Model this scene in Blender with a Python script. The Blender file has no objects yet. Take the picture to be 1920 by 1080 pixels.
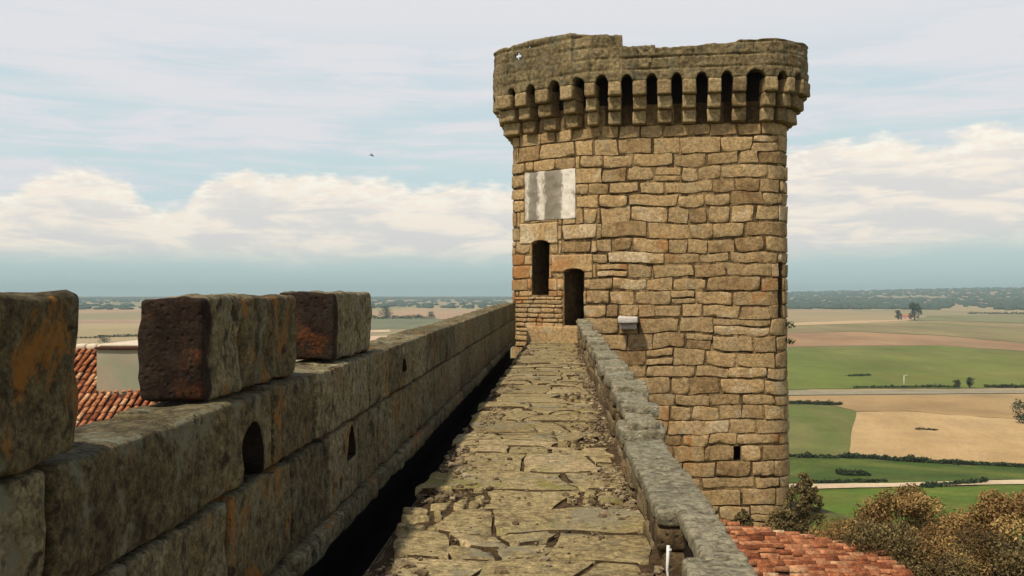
import bpy, bmesh, math, random
from mathutils import Vector, Matrix, noise

random.seed(7)
R = random.random
def ru(a, b): return a + (b - a) * random.random()
S = bpy.context.scene
COL = S.collection

# ------------------------------------------------------------------ camera
F = 1800.0
EYE = 1.65
YAW = math.atan(91 / F)
PITCH = math.atan(12 / F)
cam_d = bpy.data.cameras.new("camera")
cam = bpy.data.objects.new("camera", cam_d)
COL.objects.link(cam)
cam_d.sensor_width = 36
cam_d.lens = 36 * F / 1920
cam_d.clip_start = 0.05
cam_d.clip_end = 60000
cam.location = (0, 0, EYE)
cam.rotation_euler = (math.radians(90) + PITCH, 0, YAW)
S.camera = cam
CM = Matrix.Rotation(YAW, 3, 'Z') @ Matrix.Rotation(math.radians(90) + PITCH, 3, 'X')
CI = CM.transposed()

# ------------------------------------------------------------------ light
SUNV = Vector((-0.42, -0.52, 1.0)).normalized()      # towards the sun
sun_d = bpy.data.lights.new("sun", 'SUN')
sun_d.energy = 3.9
sun_d.angle = math.radians(2.0)
sun_d.color = (1.0, 0.91, 0.77)
sun = bpy.data.objects.new("sun", sun_d)
COL.objects.link(sun)
sun.rotation_euler = SUNV.to_track_quat('Z', 'Y').to_euler()
S.view_settings.view_transform = 'Standard'
S.view_settings.look = 'None'
S.view_settings.exposure = 0.0
S.view_settings.gamma = 1.0

# ------------------------------------------------------------------ node helper
class NT:
    def __init__(s, tree): s.t = tree; s.n = tree.nodes; s.l = tree.links
    def new(s, typ, **kw):
        n = s.n.new(typ)
        for k, v in kw.items(): setattr(n, k, v)
        return n
    def link(s, a, b): s.l.new(a, b)
    def put(s, sock, v):
        if isinstance(v, (int, float)): sock.default_value = v
        elif isinstance(v, (tuple, list)):
            sock.default_value = v if len(v) == len(sock.default_value) else tuple(v) + (1,)
        else: s.link(v, sock)
    def math(s, op, a, b=None, c=None, clamp=False):
        n = s.new('ShaderNodeMath', operation=op); n.use_clamp = clamp
        for i, v in enumerate((a, b, c)):
            if v is not None: s.put(n.inputs[i], v)
        return n.outputs[0]
    def mix(s, f, a, b, mode='MIX'):
        n = s.new('ShaderNodeMix', data_type='RGBA', blend_type=mode)
        s.put(n.inputs[0], f); s.put(n.inputs[6], a); s.put(n.inputs[7], b)
        return n.outputs[2]
    def smooth(s, v, a, b, lo=0.0, hi=1.0):
        n = s.new('ShaderNodeMapRange', interpolation_type='SMOOTHSTEP')
        s.put(n.inputs[0], v); n.inputs[1].default_value = a; n.inputs[2].default_value = b
        n.inputs[3].default_value = lo; n.inputs[4].default_value = hi
        return n.outputs[0]
    def noise(s, vec, scale, detail=4, rough=0.55, dist=0.0):
        n = s.new('ShaderNodeTexNoise')
        if vec is not None: s.link(vec, n.inputs['Vector'])
        n.inputs['Scale'].default_value = scale; n.inputs['Detail'].default_value = detail
        n.inputs['Roughness'].default_value = rough; n.inputs['Distortion'].default_value = dist
        return n.outputs['Fac']
    def ramp(s, f, stops, interp='LINEAR'):
        n = s.new('ShaderNodeValToRGB'); n.color_ramp.interpolation = interp
        e = n.color_ramp.elements
        while len(e) < len(stops): e.new(0.5)
        for el, (p, c) in zip(e, stops):
            el.position = p
            el.color = (c, c, c, 1) if isinstance(c, (int, float)) else tuple(c) + (1,)
        s.put(n.inputs[0], f)
        return n.outputs[0]
    def mapping(s, vec, scale=(1, 1, 1), loc=(0, 0, 0), rot=(0, 0, 0)):
        n = s.new('ShaderNodeMapping'); s.link(vec, n.inputs[0])
        n.inputs['Scale'].default_value = scale; n.inputs['Location'].default_value = loc
        n.inputs['Rotation'].default_value = rot
        return n.outputs[0]

# ------------------------------------------------------------------ sky
W = bpy.data.worlds.new("World"); S.world = W; W.use_nodes = True
def build_sky():
    k = NT(W.node_tree); k.n.clear()
    out = k.new('ShaderNodeOutputWorld'); bg = k.new('ShaderNodeBackground')
    bg.inputs[1].default_value = 0.1
    sky = k.new('ShaderNodeTexSky', sky_type='NISHITA')
    sky.sun_disc = False
    sky.sun_elevation = math.asin(SUNV.z)
    sky.sun_rotation = math.atan2(SUNV.x, SUNV.y)
    sky.dust_density = 2.5
    g = k.new('ShaderNodeTexCoord').outputs['Generated']
    sep = k.new('ShaderNodeSeparateXYZ'); k.link(g, sep.inputs[0])
    X, Y, Z = sep.outputs
    az = k.math('ARCTAN2', X, Y)
    hor = k.math('SQRT', k.math('ADD', k.math('MULTIPLY', X, X), k.math('MULTIPLY', Y, Y)))
    el = k.math('ARCTAN2', Z, hor)
    def av(sa, se, off=0.0):
        c = k.new('ShaderNodeCombineXYZ')
        k.link(k.math('MULTIPLY', az, sa), c.inputs[0]); k.link(k.math('MULTIPLY', el, se), c.inputs[1])
        c.inputs[2].default_value = off
        return c.outputs[0]
    # upper veil of thin cloud
    n1 = k.noise(av(2.2, 9), 1.5, 5, 0.55, 0.6)
    n2 = k.noise(av(3.0, 26, 4.0), 1.8, 6, 0.6, 0.5)
    veil = k.smooth(k.math('ADD', k.math('MULTIPLY', n1, 0.5), k.math('MULTIPLY', n2, 0.5)), 0.38, 0.58)
    veil = k.math('MAXIMUM', veil, k.smooth(el, 0.2, 0.29))
    up = k.mix(veil, (6.0, 7.1, 7.75, 1), (7.75, 7.75, 8.05, 1))
    # blue-green gap just above the cumulus
    gap = k.math('MULTIPLY', k.smooth(el, 0.24, 0.12), k.smooth(n2, 0.62, 0.40))
    up = k.mix(k.math('MULTIPLY', gap, 0.75), up, (5.7, 7.3, 7.5, 1))
    # cumulus bank: height of its top by compass direction
    def A(px): return (math.atan((px - 960) / F) - YAW + 0.6) / 1.2
    def E(py): return (552 - py) / F / 0.25
    tops = [(0.0, E(380)), (A(-120), E(400)), (A(0), E(385)), (A(60), E(350)), (A(150), E(338)), (A(240), E(352)), (A(290), E(398)),
            (A(345), E(392)), (A(395), E(345)), (A(450), E(322)), (A(560), E(330)), (A(720), E(338)), (A(770), E(352)),
            (A(880), E(340)), (A(1000), E(350)), (A(1300), E(330)), (A(1480), E(292)), (A(1560), E(278)),
            (A(1700), E(280)), (A(1760), E(292)), (A(1860), E(272)), (A(2000), E(280)), (1.0, E(350))]
    azn = k.math('DIVIDE', k.math('ADD', az, 0.6), 1.2, clamp=True)
    top = k.math('MULTIPLY', k.ramp(azn, tops), 0.25)
    pn = k.noise(av(18, 42), 1.0, 5, 0.55, 0.3)
    pn2 = k.noise(av(48, 120, 2.0), 1.0, 5, 0.6)
    bump = k.math('ADD', k.math('MULTIPLY', k.math('SUBTRACT', pn, 0.5), 0.042), k.math('MULTIPLY', k.math('SUBTRACT', pn2, 0.5), 0.022))
    dtop = k.math('SUBTRACT', k.math('ADD', top, bump), el)
    cum = k.smooth(dtop, -0.004, 0.010)
    shade = k.noise(av(11, 52, 7.0), 1.0, 6, 0.58, 0.4)
    crest = k.smooth(dtop, 0.045, 0.004)
    lit = k.math('ADD', k.smooth(shade, 0.42, 0.62), k.math('MULTIPLY', crest, 0.7), clamp=True)
    ccol = k.mix(lit, (7.6, 7.4, 7.2, 1), (9.9, 8.9, 7.7, 1))
    ccol = k.mix(k.math('MULTIPLY', crest, k.smooth(pn2, 0.45, 0.6)), ccol, (10.2, 9.7, 8.6, 1))
    # blue-green rain haze under the bank
    basen = k.math('ADD', k.math('MULTIPLY', k.math('SUBTRACT', k.noise(av(9, 30, 3.0), 1.0, 5, 0.6), 0.5), 0.03), 0.035)
    basen = k.math('ADD', basen, k.smooth(az, 0.15, 0.45, 0.0, 0.014))
    low = k.smooth(k.math('SUBTRACT', el, basen), 0.016, -0.012)
    lcol = k.mix(k.smooth(el, 0.05, 0.0), (5.6, 6.9, 6.6, 1), (4.6, 6.4, 6.2, 1))
    c = k.mix(cum, up, ccol)
    c = k.mix(low, c, lcol)
    # away from the photographed strip of sky the veil thins and the clear sky shows
    cover = k.smooth(el, 0.62, 0.30)
    n3 = k.noise(g, 2.2, 5, 0.6)
    cover = k.math('MAXIMUM', cover, k.math('MULTIPLY', k.smooth(n3, 0.5, 0.68), 0.55))
    c = k.mix(cover, sky.outputs[0], c)
    k.link(c, bg.inputs[0]); k.link(bg.outputs[0], out.inputs[0])
build_sky()

# ------------------------------------------------------------------ geometry helpers
def ray(px, py):
    return CM @ Vector(((px - 960) / F, (540 - py) / F, -1.0))
CAMP = Vector((0, 0, EYE))
def at_y(px, py, Y):
    d = ray(px, py); return CAMP + d * (Y / d.y)
def at_z(px, py, z):
    d = ray(px, py); return CAMP + d * ((z - EYE) / d.z)
def proj(P):
    q = CI @ (Vector(P) - CAMP)
    return 960 + F * q.x / -q.z, 540 - F * q.y / -q.z

class MB:
    """collects faces, with per-face tint / hue and material slot"""
    def __init__(s): s.v = []; s.f = []; s.t = []; s.h = []; s.m = []
    def face(s, idx, t=0.5, h=0.5, m=0):
        s.f.append(idx); s.t.append(t); s.h.append(h); s.m.append(m)
    def add(s, verts, faces, t=0.5, h=0.5, m=0):
        b = len(s.v); s.v.extend([tuple(p) for p in verts])
        for f in faces: s.face([i + b for i in f], t, h, m)
    def quad(s, a, b, c, d, t=0.5, h=0.5, m=0): s.add([a, b, c, d], [(0, 1, 2, 3)], t, h, m)
    def box(s, x0, x1, y0, y1, z0, z1, t=0.5, h=0.5, m=0):
        s.add([(x0, y0, z0), (x1, y0, z0), (x1, y1, z0), (x0, y1, z0), (x0, y0, z1), (x1, y0, z1), (x1, y1, z1), (x0, y1, z1)],
              [(3, 2, 1, 0), (4, 5, 6, 7), (0, 1, 5, 4), (1, 2, 6, 5), (2, 3, 7, 6), (3, 0, 4, 7)], t, h, m)
    def block(s, x0, x1, y0, y1, z0, z1, r=0.03, cell=0.1, amp=0.012, t=None, h=None, m=0, M=None, seed=None, freq=3.0):
        """a weathered stone: rounded, uneven box"""
        t = R() if t is None else t; h = R() if h is None else h
        seed = ru(0, 100) if seed is None else seed
        c = Vector(((x0 + x1) / 2, (y0 + y1) / 2, (z0 + z1) / 2)); hs = Vector(((x1 - x0) / 2, (y1 - y0) / 2, (z1 - z0) / 2))
        r = min(r, hs.x * .95, hs.y * .95, hs.z * .95)
        def ticks(hh):
            n = max(1, int(round(2 * (hh - r) / cell)))
            mid = [-(hh - r) + 2 * (hh - r) * i / n for i in range(n + 1)]
            return [-hh, -hh + r * .35] + mid + [hh - r * .35, hh]
        T = [ticks(hs.x), ticks(hs.y), ticks(hs.z)]
        key = {}; V = []; Fc = []
        def vert(p):
            kk = (round(p[0], 5), round(p[1], 5), round(p[2], 5))
            if kk in key: return key[kk]
            q = Vector([max(-(hs[i] - r), min(hs[i] - r, p[i])) for i in range(3)])
            d = Vector(p) - q
            if d.length > 1e-9: d.normalize()
            pos = q + d * r
            w = pos + c
            nn = noise.noise(w * freq + Vector((seed, 0, 0))) * amp + noise.noise(w * freq * 3.1 + Vector((0, seed, 0))) * amp * .45
            pos = c + pos + d * nn
            if M is not None: pos = M @ pos
            V.append(pos); key[kk] = len(V) - 1
            return len(V) - 1
        for ax in range(3):
            a, b = (ax + 1) % 3, (ax + 2) % 3
            for sg in (-1, 1):
                for i in range(len(T[a]) - 1):
                    for j in range(len(T[b]) - 1):
                        qs = []
                        for (ii, jj) in ((i, j), (i + 1, j), (i + 1, j + 1), (i, j + 1)):
                            p = [0, 0, 0]; p[ax] = sg * hs[ax]; p[a] = T[a][ii]; p[b] = T[b][jj]
                            qs.append(vert(p))
                        Fc.append(qs if sg > 0 else qs[::-1])
        s.add(V, Fc, t, h, m)
    def tube(s, pts, r0, r1, n=6, t=0.5, h=0.5, m=0):
        rings = []
        for i, p in enumerate(pts):
            p = Vector(p)
            d = (Vector(pts[min(i + 1, len(pts) - 1)]) - Vector(pts[max(i - 1, 0)])).normalized()
            a = d.orthogonal().normalized(); b = d.cross(a)
            rr = r0 + (r1 - r0) * i / max(1, len(pts) - 1)
            rings.append([p + (a * math.cos(2 * math.pi * q / n) + b * math.sin(2 * math.pi * q / n)) * rr for q in range(n)])
        V = [p for rg in rings for p in rg]; Fc = []
        for i in range(len(rings) - 1):
            for q in range(n):
                Fc.append((i * n + q, i * n + (q + 1) % n, (i + 1) * n + (q + 1) % n, (i + 1) * n + q))
        Fc.append(tuple(range(n))[::-1]); Fc.append(tuple(range((len(rings) - 1) * n, len(rings) * n)))
        s.add(V, Fc, t, h, m)
    def mesh(s, name, mats, smooth=True):
        me = bpy.data.meshes.new(name)
        me.from_pydata([tuple(p) for p in s.v], [], s.f)
        for nm, arr in (('tint', s.t), ('hue', s.h)):
            a = me.attributes.new(nm, 'FLOAT', 'FACE'); a.data.foreach_set('value', arr)
        for mm in (mats if isinstance(mats, (list, tuple)) else [mats]): me.materials.append(mm)
        me.polygons.foreach_set('material_index', s.m)
        me.polygons.foreach_set('use_smooth', [smooth] * len(s.f))
        me.update()
        return me
    def build(s, name, mats, parent=None, smooth=True):  # one object
        o = bpy.data.objects.new(name, s.mesh(name, mats, smooth)); COL.objects.link(o)
        if parent is not None: adopt(o, parent)
        return o

def adopt(o, parent):
    o.parent = parent
    M = Matrix.Identity(4); p = parent
    M = Matrix.Translation(parent.location) if parent.parent is None else Matrix.Translation(parent.parent.location) if parent.type == 'MESH' else M
    o.matrix_parent_inverse = M.inverted() if parent.type == 'EMPTY' else Matrix.Identity(4)
    return o
def tag(o, label=None, cat=None, group=None, kind=None):
    if label: o['label'] = label
    if cat: o['category'] = cat
    if group: o['group'] = group
    if kind: o['kind'] = kind
    return o
def empty(name, loc, label=None, cat=None, group=None):
    o = bpy.data.objects.new(name, None); COL.objects.link(o); o.location = loc
    o.empty_display_size = 0.3
    return tag(o, label, cat, group)
def cut(mb_target, mb_cutters):
    """boolean difference; returns a new MB-like mesh with attributes kept"""
    me = mb_target.mesh('tmp', []); o = bpy.data.objects.new('tmp', me); COL.objects.link(o)
    cm = mb_cutters.mesh('tmpc', []); c = bpy.data.objects.new('tmpc', cm); COL.objects.link(c)
    for q in (me, cm):
        bm = bmesh.new(); bm.from_mesh(q); bmesh.ops.recalc_face_normals(bm, faces=bm.faces); bm.to_mesh(q); bm.free()
    md = o.modifiers.new('b', 'BOOLEAN'); md.object = c; md.operation = 'DIFFERENCE'; md.solver = 'EXACT'
    md.use_self = True
    dg = bpy.context.evaluated_depsgraph_get()
    res = o.evaluated_get(dg).to_mesh()
    out = MB(); out.v = [tuple(v.co) for v in res.vertices]
    ta = res.attributes.get('tint'); ha = res.attributes.get('hue')
    for p in res.polygons:
        out.face(list(p.vertices), ta.data[p.index].value if ta else .5, ha.data[p.index].value if ha else .5, 0)
    bpy.data.objects.remove(o); bpy.data.objects.remove(c)
    return out
def merge(a, b):
    n = len(a.v); a.v += b.v
    for f, t, h, m in zip(b.f, b.t, b.h, b.m): a.face([i + n for i in f], t, h, m)

# ------------------------------------------------------------------ materials
def mat(name):
    m = bpy.data.materials.new(name); m.use_nodes = True
    k = NT(m.node_tree); k.n.clear()
    o = k.new('ShaderNodeOutputMaterial'); b = k.new('ShaderNodeBsdfPrincipled')
    k.link(b.outputs[0], o.inputs[0])
    b.inputs['Roughness'].default_value = 0.92
    b.inputs['Specular IOR Level'].default_value = 0.2
    return m, k, b
def attr(k, n):
    a = k.new('ShaderNodeAttribute'); a.attribute_name = n; return a.outputs['Fac']

def stone_mat(name, ramp, mott=0.5, orange=None, grey=None, streak=None, dark=None, bump=0.6, sc=1.0, pit=0.35, tintw=0.75, end_tone=None, fine=.7):
    m, k, b = mat(name)
    co = k.new('ShaderNodeTexCoord').outputs['Object']
    t = attr(k, 'tint'); h = attr(k, 'hue')
    n0 = k.noise(co, 1.3 * sc, 5, 0.6, 0.4)
    f = k.math('ADD', k.math('MULTIPLY', t, tintw), k.math('MULTIPLY', k.math('SUBTRACT', n0, 0.5 - (1 - tintw) / 2), 1.1), clamp=True)
    c = k.ramp(f, ramp)
    n1 = k.noise(co, 9 * sc, 8, 0.7)
    c = k.mix(mott, c, k.mix(k.smooth(n1, .28, .72), (0.32, .30, .27, 1), (1.62, 1.6, 1.52, 1)), 'MULTIPLY')
    n3 = k.noise(co, 30 * sc, 6, .75)
    c = k.mix(mott * fine, c, k.mix(k.smooth(n3, .3, .7), (.5, .48, .45, 1), (1.45, 1.45, 1.4, 1)), 'MULTIPLY')
    if grey:
        c = k.mix(k.math('MULTIPLY', k.smooth(k.noise(co, grey[1], 7, 0.68, 0.5), grey[2], grey[2] + .12), grey[3]), c, grey[0])
    if streak:
        v = k.mapping(co, (streak[1], streak[1], streak[1] * 0.13))
        c = k.mix(k.math('MULTIPLY', k.smooth(k.noise(v, 1.0, 6, 0.65), streak[2], streak[2] + .13), streak[3]), c, streak[0])
    if orange:
        vo = k.mapping(co, (1, 1, 0.55), (3, 5, 1))
        nn = k.math('ADD', k.noise(vo, orange[1], 6, 0.7, 0.6), k.math('MULTIPLY', k.math('SUBTRACT', h, .5), .10))
        c = k.mix(k.math('MULTIPLY', k.smooth(nn, orange[2], orange[2] + .10), orange[3]), c, orange[0])
    if dark:
        vd = k.mapping(co, (1, 1, 1), (9, 2, 4))
        c = k.mix(k.math('MULTIPLY', k.smooth(k.noise(vd, dark[1], 6, 0.7, 0.3), dark[2], dark[2] + .12), dark[3]), c, dark[0])
    if end_tone:
        sv = k.math('ADD', attr(k, 'end_tone'), k.math('MULTIPLY', k.math('SUBTRACT', k.noise(co, 5, 7, .7, .5), .5), 1.1))
        sc_ = k.mix(k.smooth(k.noise(co, 3.2, 5, .65), .55, .66), end_tone[0], end_tone[1])
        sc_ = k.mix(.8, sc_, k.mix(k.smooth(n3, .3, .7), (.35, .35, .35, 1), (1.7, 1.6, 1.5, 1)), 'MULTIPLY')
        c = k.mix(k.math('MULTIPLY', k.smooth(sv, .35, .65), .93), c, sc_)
    vor = k.new('ShaderNodeTexVoronoi'); k.link(co, vor.inputs['Vector']); vor.inputs['Scale'].default_value = 14 * sc
    pits = k.smooth(vor.outputs['Distance'], 0.05, 0.35)
    pmask = k.smooth(k.noise(co, 5 * sc, 3), 0.5, 0.62)
    c = k.mix(k.math('MULTIPLY', k.math('MULTIPLY', k.math('SUBTRACT', 1.0, pits), pmask), pit), c, (0.02, 0.016, 0.01, 1))
    k.link(c, b.inputs['Base Color'])
    hgt = k.math('ADD', k.math('MULTIPLY', n1, 0.7), k.math('MULTIPLY', pits, 0.3))
    hgt = k.math('ADD', hgt, k.math('MULTIPLY', k.noise(co, 32 * sc, 5, 0.7), 0.35))
    bp = k.new('ShaderNodeBump'); bp.inputs['Strength'].default_value = bump; bp.inputs['Distance'].default_value = 0.05 / sc
    k.link(hgt, bp.inputs['Height']); k.link(bp.outputs[0], b.inputs['Normal'])
    return m

TOWER = stone_mat('tower sandstone', [(0.0, (.19, .118, .052)), (.22, (.31, .205, .096)), (.5, (.385, .272, .14)), (.75, (.43, .285, .132)), (1.0, (.54, .43, .275))],
                  mott=.62, orange=((.36, .15, .04, 1), 0.42, .585, .75), grey=((.37, .32, .21, 1), 1.6, .56, .6),
                  dark=((.085, .055, .024, 1), 1.3, .60, .6), bump=.8)
CROWN = stone_mat('weathered crown stone', [(0.0, (.10, .078, .042)), (.5, (.19, .145, .075)), (1.0, (.33, .26, .14))],
                  mott=.85, orange=((.27, .14, .04, 1), 1.1, .60, .5), grey=((.115, .115, .075, 1), 1.4, .52, .6),
                  streak=((.055, .046, .028, 1), 3.5, .52, .6), dark=((.03, .025, .016, 1), 2.6, .56, .8), bump=1.0)
CORBEL = stone_mat('corbel sandstone', [(0.0, (.14, .095, .045)), (.5, (.27, .195, .098)), (1.0, (.39, .295, .155))], mott=.8,
                   orange=((.33, .15, .04, 1), 0.9, .62, .5), grey=((.30, .26, .18, 1), 1.5, .55, .4), dark=((.07, .05, .025, 1), 2.2, .6, .5), bump=.8)
MORTAR = stone_mat('old mortar', [(0.0, (.05, .03, .013)), (.4, (.09, .058, .027)), (.72, (.22, .15, .07)), (1.0, (.31, .22, .11))], mott=.7, bump=.8, sc=.7)
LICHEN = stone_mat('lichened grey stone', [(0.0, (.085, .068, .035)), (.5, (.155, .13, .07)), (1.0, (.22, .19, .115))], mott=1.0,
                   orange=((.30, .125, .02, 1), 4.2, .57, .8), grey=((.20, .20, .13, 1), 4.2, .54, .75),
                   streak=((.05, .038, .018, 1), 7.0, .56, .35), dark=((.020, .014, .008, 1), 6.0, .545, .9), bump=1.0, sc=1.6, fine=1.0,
                   end_tone=((.013, .0045, .003, 1), (.075, .022, .006, 1)))
CAPST = stone_mat('grey green capstone', [(0.0, (.17, .15, .10)), (.5, (.225, .205, .14)), (1.0, (.29, .255, .175))], mott=.9,
                  orange=((.22, .15, .06, 1), 1.5, .62, .6), grey=((.31, .31, .235, 1), 4.5, .55, .7),
                  dark=((.06, .048, .03, 1), 4.5, .57, .8), bump=1.0, sc=1.6)
RUBBLE = stone_mat('brown rubble stone', [(0.0, (.085, .055, .028)), (.5, (.16, .115, .06)), (1.0, (.27, .215, .125))], mott=.75,
                   orange=((.22, .09, .03, 1), 1.4, .6, .6), dark=((.03, .02, .012, 1), 2.5, .55, .7), bump=1.0, sc=1.4)
FLAG = stone_mat('worn flagstone', [(0.0, (.19, .14, .065)), (.35, (.265, .205, .10)), (.7, (.31, .245, .125)), (1.0, (.39, .30, .17))], mott=.85,
                 orange=((.19, .18, .035, 1), 1.3, .60, .75), grey=((.21, .195, .125, 1), 1.1, .52, .7),
                 dark=((.085, .055, .028, 1), 2.6, .57, .65), bump=.55, sc=1.5, fine=1.0)
DIRT = stone_mat('walkway dirt', [(0.0, (.03, .018, .009)), (.5, (.075, .046, .022)), (1.0, (.15, .10, .05))], mott=.9,
                 orange=((.15, .065, .022, 1), 1.2, .58, .6), grey=((.14, .14, .04, 1), 1.7, .58, .6), bump=1.0, sc=2.0)
SOIL_SHADE = stone_mat('black soil and painted shade', [(0.0, (.010, .007, .005)), (1.0, (.025, .017, .011))], mott=.7, bump=1.0, sc=2.0)  # floor of the added gully, also shade painted in slots and loopholes
JOINT = stone_mat('dirt packed joint', [(0.0, (.03, .019, .009)), (1.0, (.09, .06, .028))], mott=.8, bump=.5, sc=2.0)
PEBBLE = stone_mat('pale pebble', [(0.0, (.10, .065, .035)), (.5, (.20, .15, .085)), (1.0, (.36, .29, .19))], mott=.5, bump=.5, sc=2.0, pit=.1, tintw=1.0)
PALE = stone_mat('pale limestone', [(0.0, (.50, .46, .40)), (1.0, (.62, .58, .52))], mott=.35, bump=.5, sc=2.0, pit=.2)
TILE = stone_mat('old clay tile', [(0.0, (.14, .04, .016)), (.28, (.33, .11, .045)), (.6, (.47, .195, .09)), (.88, (.54, .29, .15)), (1.0, (.62, .42, .25))], mott=.85,
                 grey=((.30, .20, .11, 1), 1.2, .60, .5), dark=((.06, .025, .015, 1), 2.2, .61, .6), bump=.4, pit=.1, tintw=.95)
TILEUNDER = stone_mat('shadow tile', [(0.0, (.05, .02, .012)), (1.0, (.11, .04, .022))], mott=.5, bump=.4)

def simple(name, c, var=.35, sc=3.0, rough=.9, c2=None, thr=.5, sc2=1.0, attrs=False, bump=0.0, stretch=(1, 1, 1)):
    m, k, b = mat(name); co = k.mapping(k.new('ShaderNodeTexCoord').outputs['Object'], stretch)
    col = c + (1,)
    if attrs:
        col = k.ramp(attr(k, 'tint'), [(0.0, tuple(x * .45 for x in c)), (.5, c), (1.0, c2 if c2 else tuple(x * 1.6 for x in c))])
    elif c2:
        col = k.mix(k.smooth(k.noise(co, sc2, 6, .62, .4), thr - .1, thr + .1), c + (1,), c2 + (1,))
    n = k.noise(co, sc, 6, .65)
    col = k.mix(var, col, k.mix(n, (.2, .2, .2, 1), (1.8, 1.8, 1.8, 1)), 'MULTIPLY')
    k.link(col, b.inputs['Base Color']); b.inputs['Roughness'].default_value = rough
    if bump:
        bp = k.new('ShaderNodeBump'); bp.inputs['Strength'].default_value = bump; k.link(n, bp.inputs['Height']); k.link(bp.outputs[0], b.inputs['Normal'])
    return m
def leaf_mat(name, c, c2=None):
    m, k, b = mat(name)
    f = attr(k, 'tint')
    col = k.ramp(f, [(0.0, tuple(x * .4 for x in c)), (.5, c), (1.0, c2 if c2 else tuple(x * 1.8 for x in c))])
    k.link(col, b.inputs['Base Color']); b.inputs['Roughness'].default_value = .8
    return m
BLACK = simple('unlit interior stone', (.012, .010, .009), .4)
PLASTER = simple('grey green render', (.27, .27, .18), .25, 1.2, c2=(.33, .27, .19), sc2=.5)
BARK = simple('bark', (.07, .05, .035), .5, 8, bump=.4)
WHITE = simple('white painted metal', (.75, .74, .70), .15)
WHITETRIM = simple('pale coping', (.62, .52, .38), .3, 4)

# ================================================================== SETTING
GZ = -38.0           # level of the plain
def ground_z(x, y):
    # distance to the castle spine
    ax, ay, bx, by = 0.0, -30.0, 3.0, 30.0
    t = max(0, min(1, ((x - ax) * (bx - ax) + (y - ay) * (by - ay)) / ((bx - ax) ** 2 + (by - ay) ** 2)))
    d = math.hypot(x - ax - t * (bx - ax), y - ay - t * (by - ay))
    if x < 0:
        dd = max(0, d - 30); z = -6.6 - dd * .42
    else:
        dd = max(0, d - 9); z = -6.2 - dd * .5
    if z < GZ + 3:
        e = (GZ + 3 - z); z = GZ + 3 - 3 * (1 - math.exp(-e / 3))
    r = math.hypot(x, y)
    az = math.atan2(x, y)
    f = max(0, min(1, (r - 2600) / 6500)); f = f * f * (3 - 2 * f)
    rise = 12 + 82 * max(0, min(1, (az + 0.02) / .42)) if abs(az) < 1.6 else 40
    z += f * rise
    if z > GZ + 4: z += noise.noise(Vector((x * .12, y * .12, 3))) * .35 * min(1, max(0, (d - 4) / 8)) * min(1, (z - GZ - 4) / 6)
    return z
def build_terrain():
    mb = MB(); rs = [0]
    r = 3.0
    while r < 16000: rs.append(r); r *= 1.085 if r > 30 else 1.12
    n = 144
    idx = []
    for i, r in enumerate(rs):
        row = []
        for q in range(n):
            a = 2 * math.pi * q / n
            x, y = r * math.sin(a) + 2, r * math.cos(a) + 15
            mb.v.append((x, y, ground_z(x, y))); row.append(len(mb.v) - 1)
        idx.append(row)
    for i in range(len(rs) - 1):
        for q in range(n): mb.face([idx[i][q], idx[i + 1][q], idx[i + 1][(q + 1) % n], idx[i][(q + 1) % n]][::-1])
    m, k, b = mat('farmland')
    co = k.new('ShaderNodeTexCoord').outputs['Object']
    vd = k.mapping(co, (.0028, .0011, 0.0), rot=(0, 0, .12))
    vor = k.new('ShaderNodeTexVoronoi'); k.link(vd, vor.inputs['Vector']); vor.inputs['Scale'].default_value = 1.0
    sp = k.new('ShaderNodeSeparateColor'); k.link(vor.outputs['Color'], sp.inputs[0])
    c = k.ramp(sp.outputs[0], [(0.0, (.33, .245, .12)), (.25, (.27, .22, .11)), (.45, (.36, .27, .14)), (.6, (.22, .20, .085)), (.78, (.37, .24, .13)), (1.0, (.26, .235, .12))], 'CONSTANT')
    n1 = k.noise(k.mapping(co, (.004, .0012, 0)), 1.0, 8, .65)
    c = k.mix(.7, c, k.mix(n1, (.35, .4, .4, 1), (1.6, 1.55, 1.5, 1)), 'MULTIPLY')
    # near the castle: grass and scrub soil
    ln = k.new('ShaderNodeVectorMath', operation='LENGTH'); k.link(co, ln.inputs[0])
    near = k.smooth(ln.outputs['Value'], 330, 170)
    n2 = k.noise(co, .12, 8, .7)
    g = k.mix(k.smooth(n2, .35, .65), (.055, .085, .014, 1), (.12, .125, .03, 1))
    c = k.mix(near, c, g)
    hill = k.smooth(ln.outputs['Value'], 75, 45)
    c = k.mix(hill, c, k.mix(k.smooth(k.noise(co, .5, 6, .7), .4, .6), (.12, .105, .03, 1), (.085, .11, .018, 1)))
    k.link(c, b.inputs['Base Color'])
    o = mb.build('terrain', m); tag(o, kind='structure')
build_terrain()

def field_mat(name, c, c2, sc, stretch, var):
    m, k, b = mat(name); co0 = k.new('ShaderNodeTexCoord').outputs['Object']
    co = k.mapping(co0, stretch)
    col = k.mix(k.smooth(k.noise(co, sc, 8, .7, .8), .38, .62), c + (1,), c2 + (1,))
    n2 = k.noise(k.mapping(co0, (stretch[0], stretch[1] * 2.5, 1), rot=(0, 0, .25)), sc * 3, 8, .72)
    col = k.mix(var, col, k.mix(k.smooth(n2, .3, .7), (.55, .5, .45, 1), (1.45, 1.42, 1.35, 1)), 'MULTIPLY')
    n3 = k.noise(co, sc * 1.7, 6, .65, 1.0)
    col = k.mix(k.math('MULTIPLY', k.smooth(n3, .58, .70), .55), col, (c[0] * 1.15, c[1] * .85, c[2] * .8, 1))
    n4 = k.noise(co0, .9, 6, .7)
    col = k.mix(.35, col, k.mix(k.smooth(n4, .3, .7), (.6, .6, .6, 1), (1.4, 1.4, 1.4, 1)), 'MULTIPLY')
    k.link(col, b.inputs['Base Color'])
    return m
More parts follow.
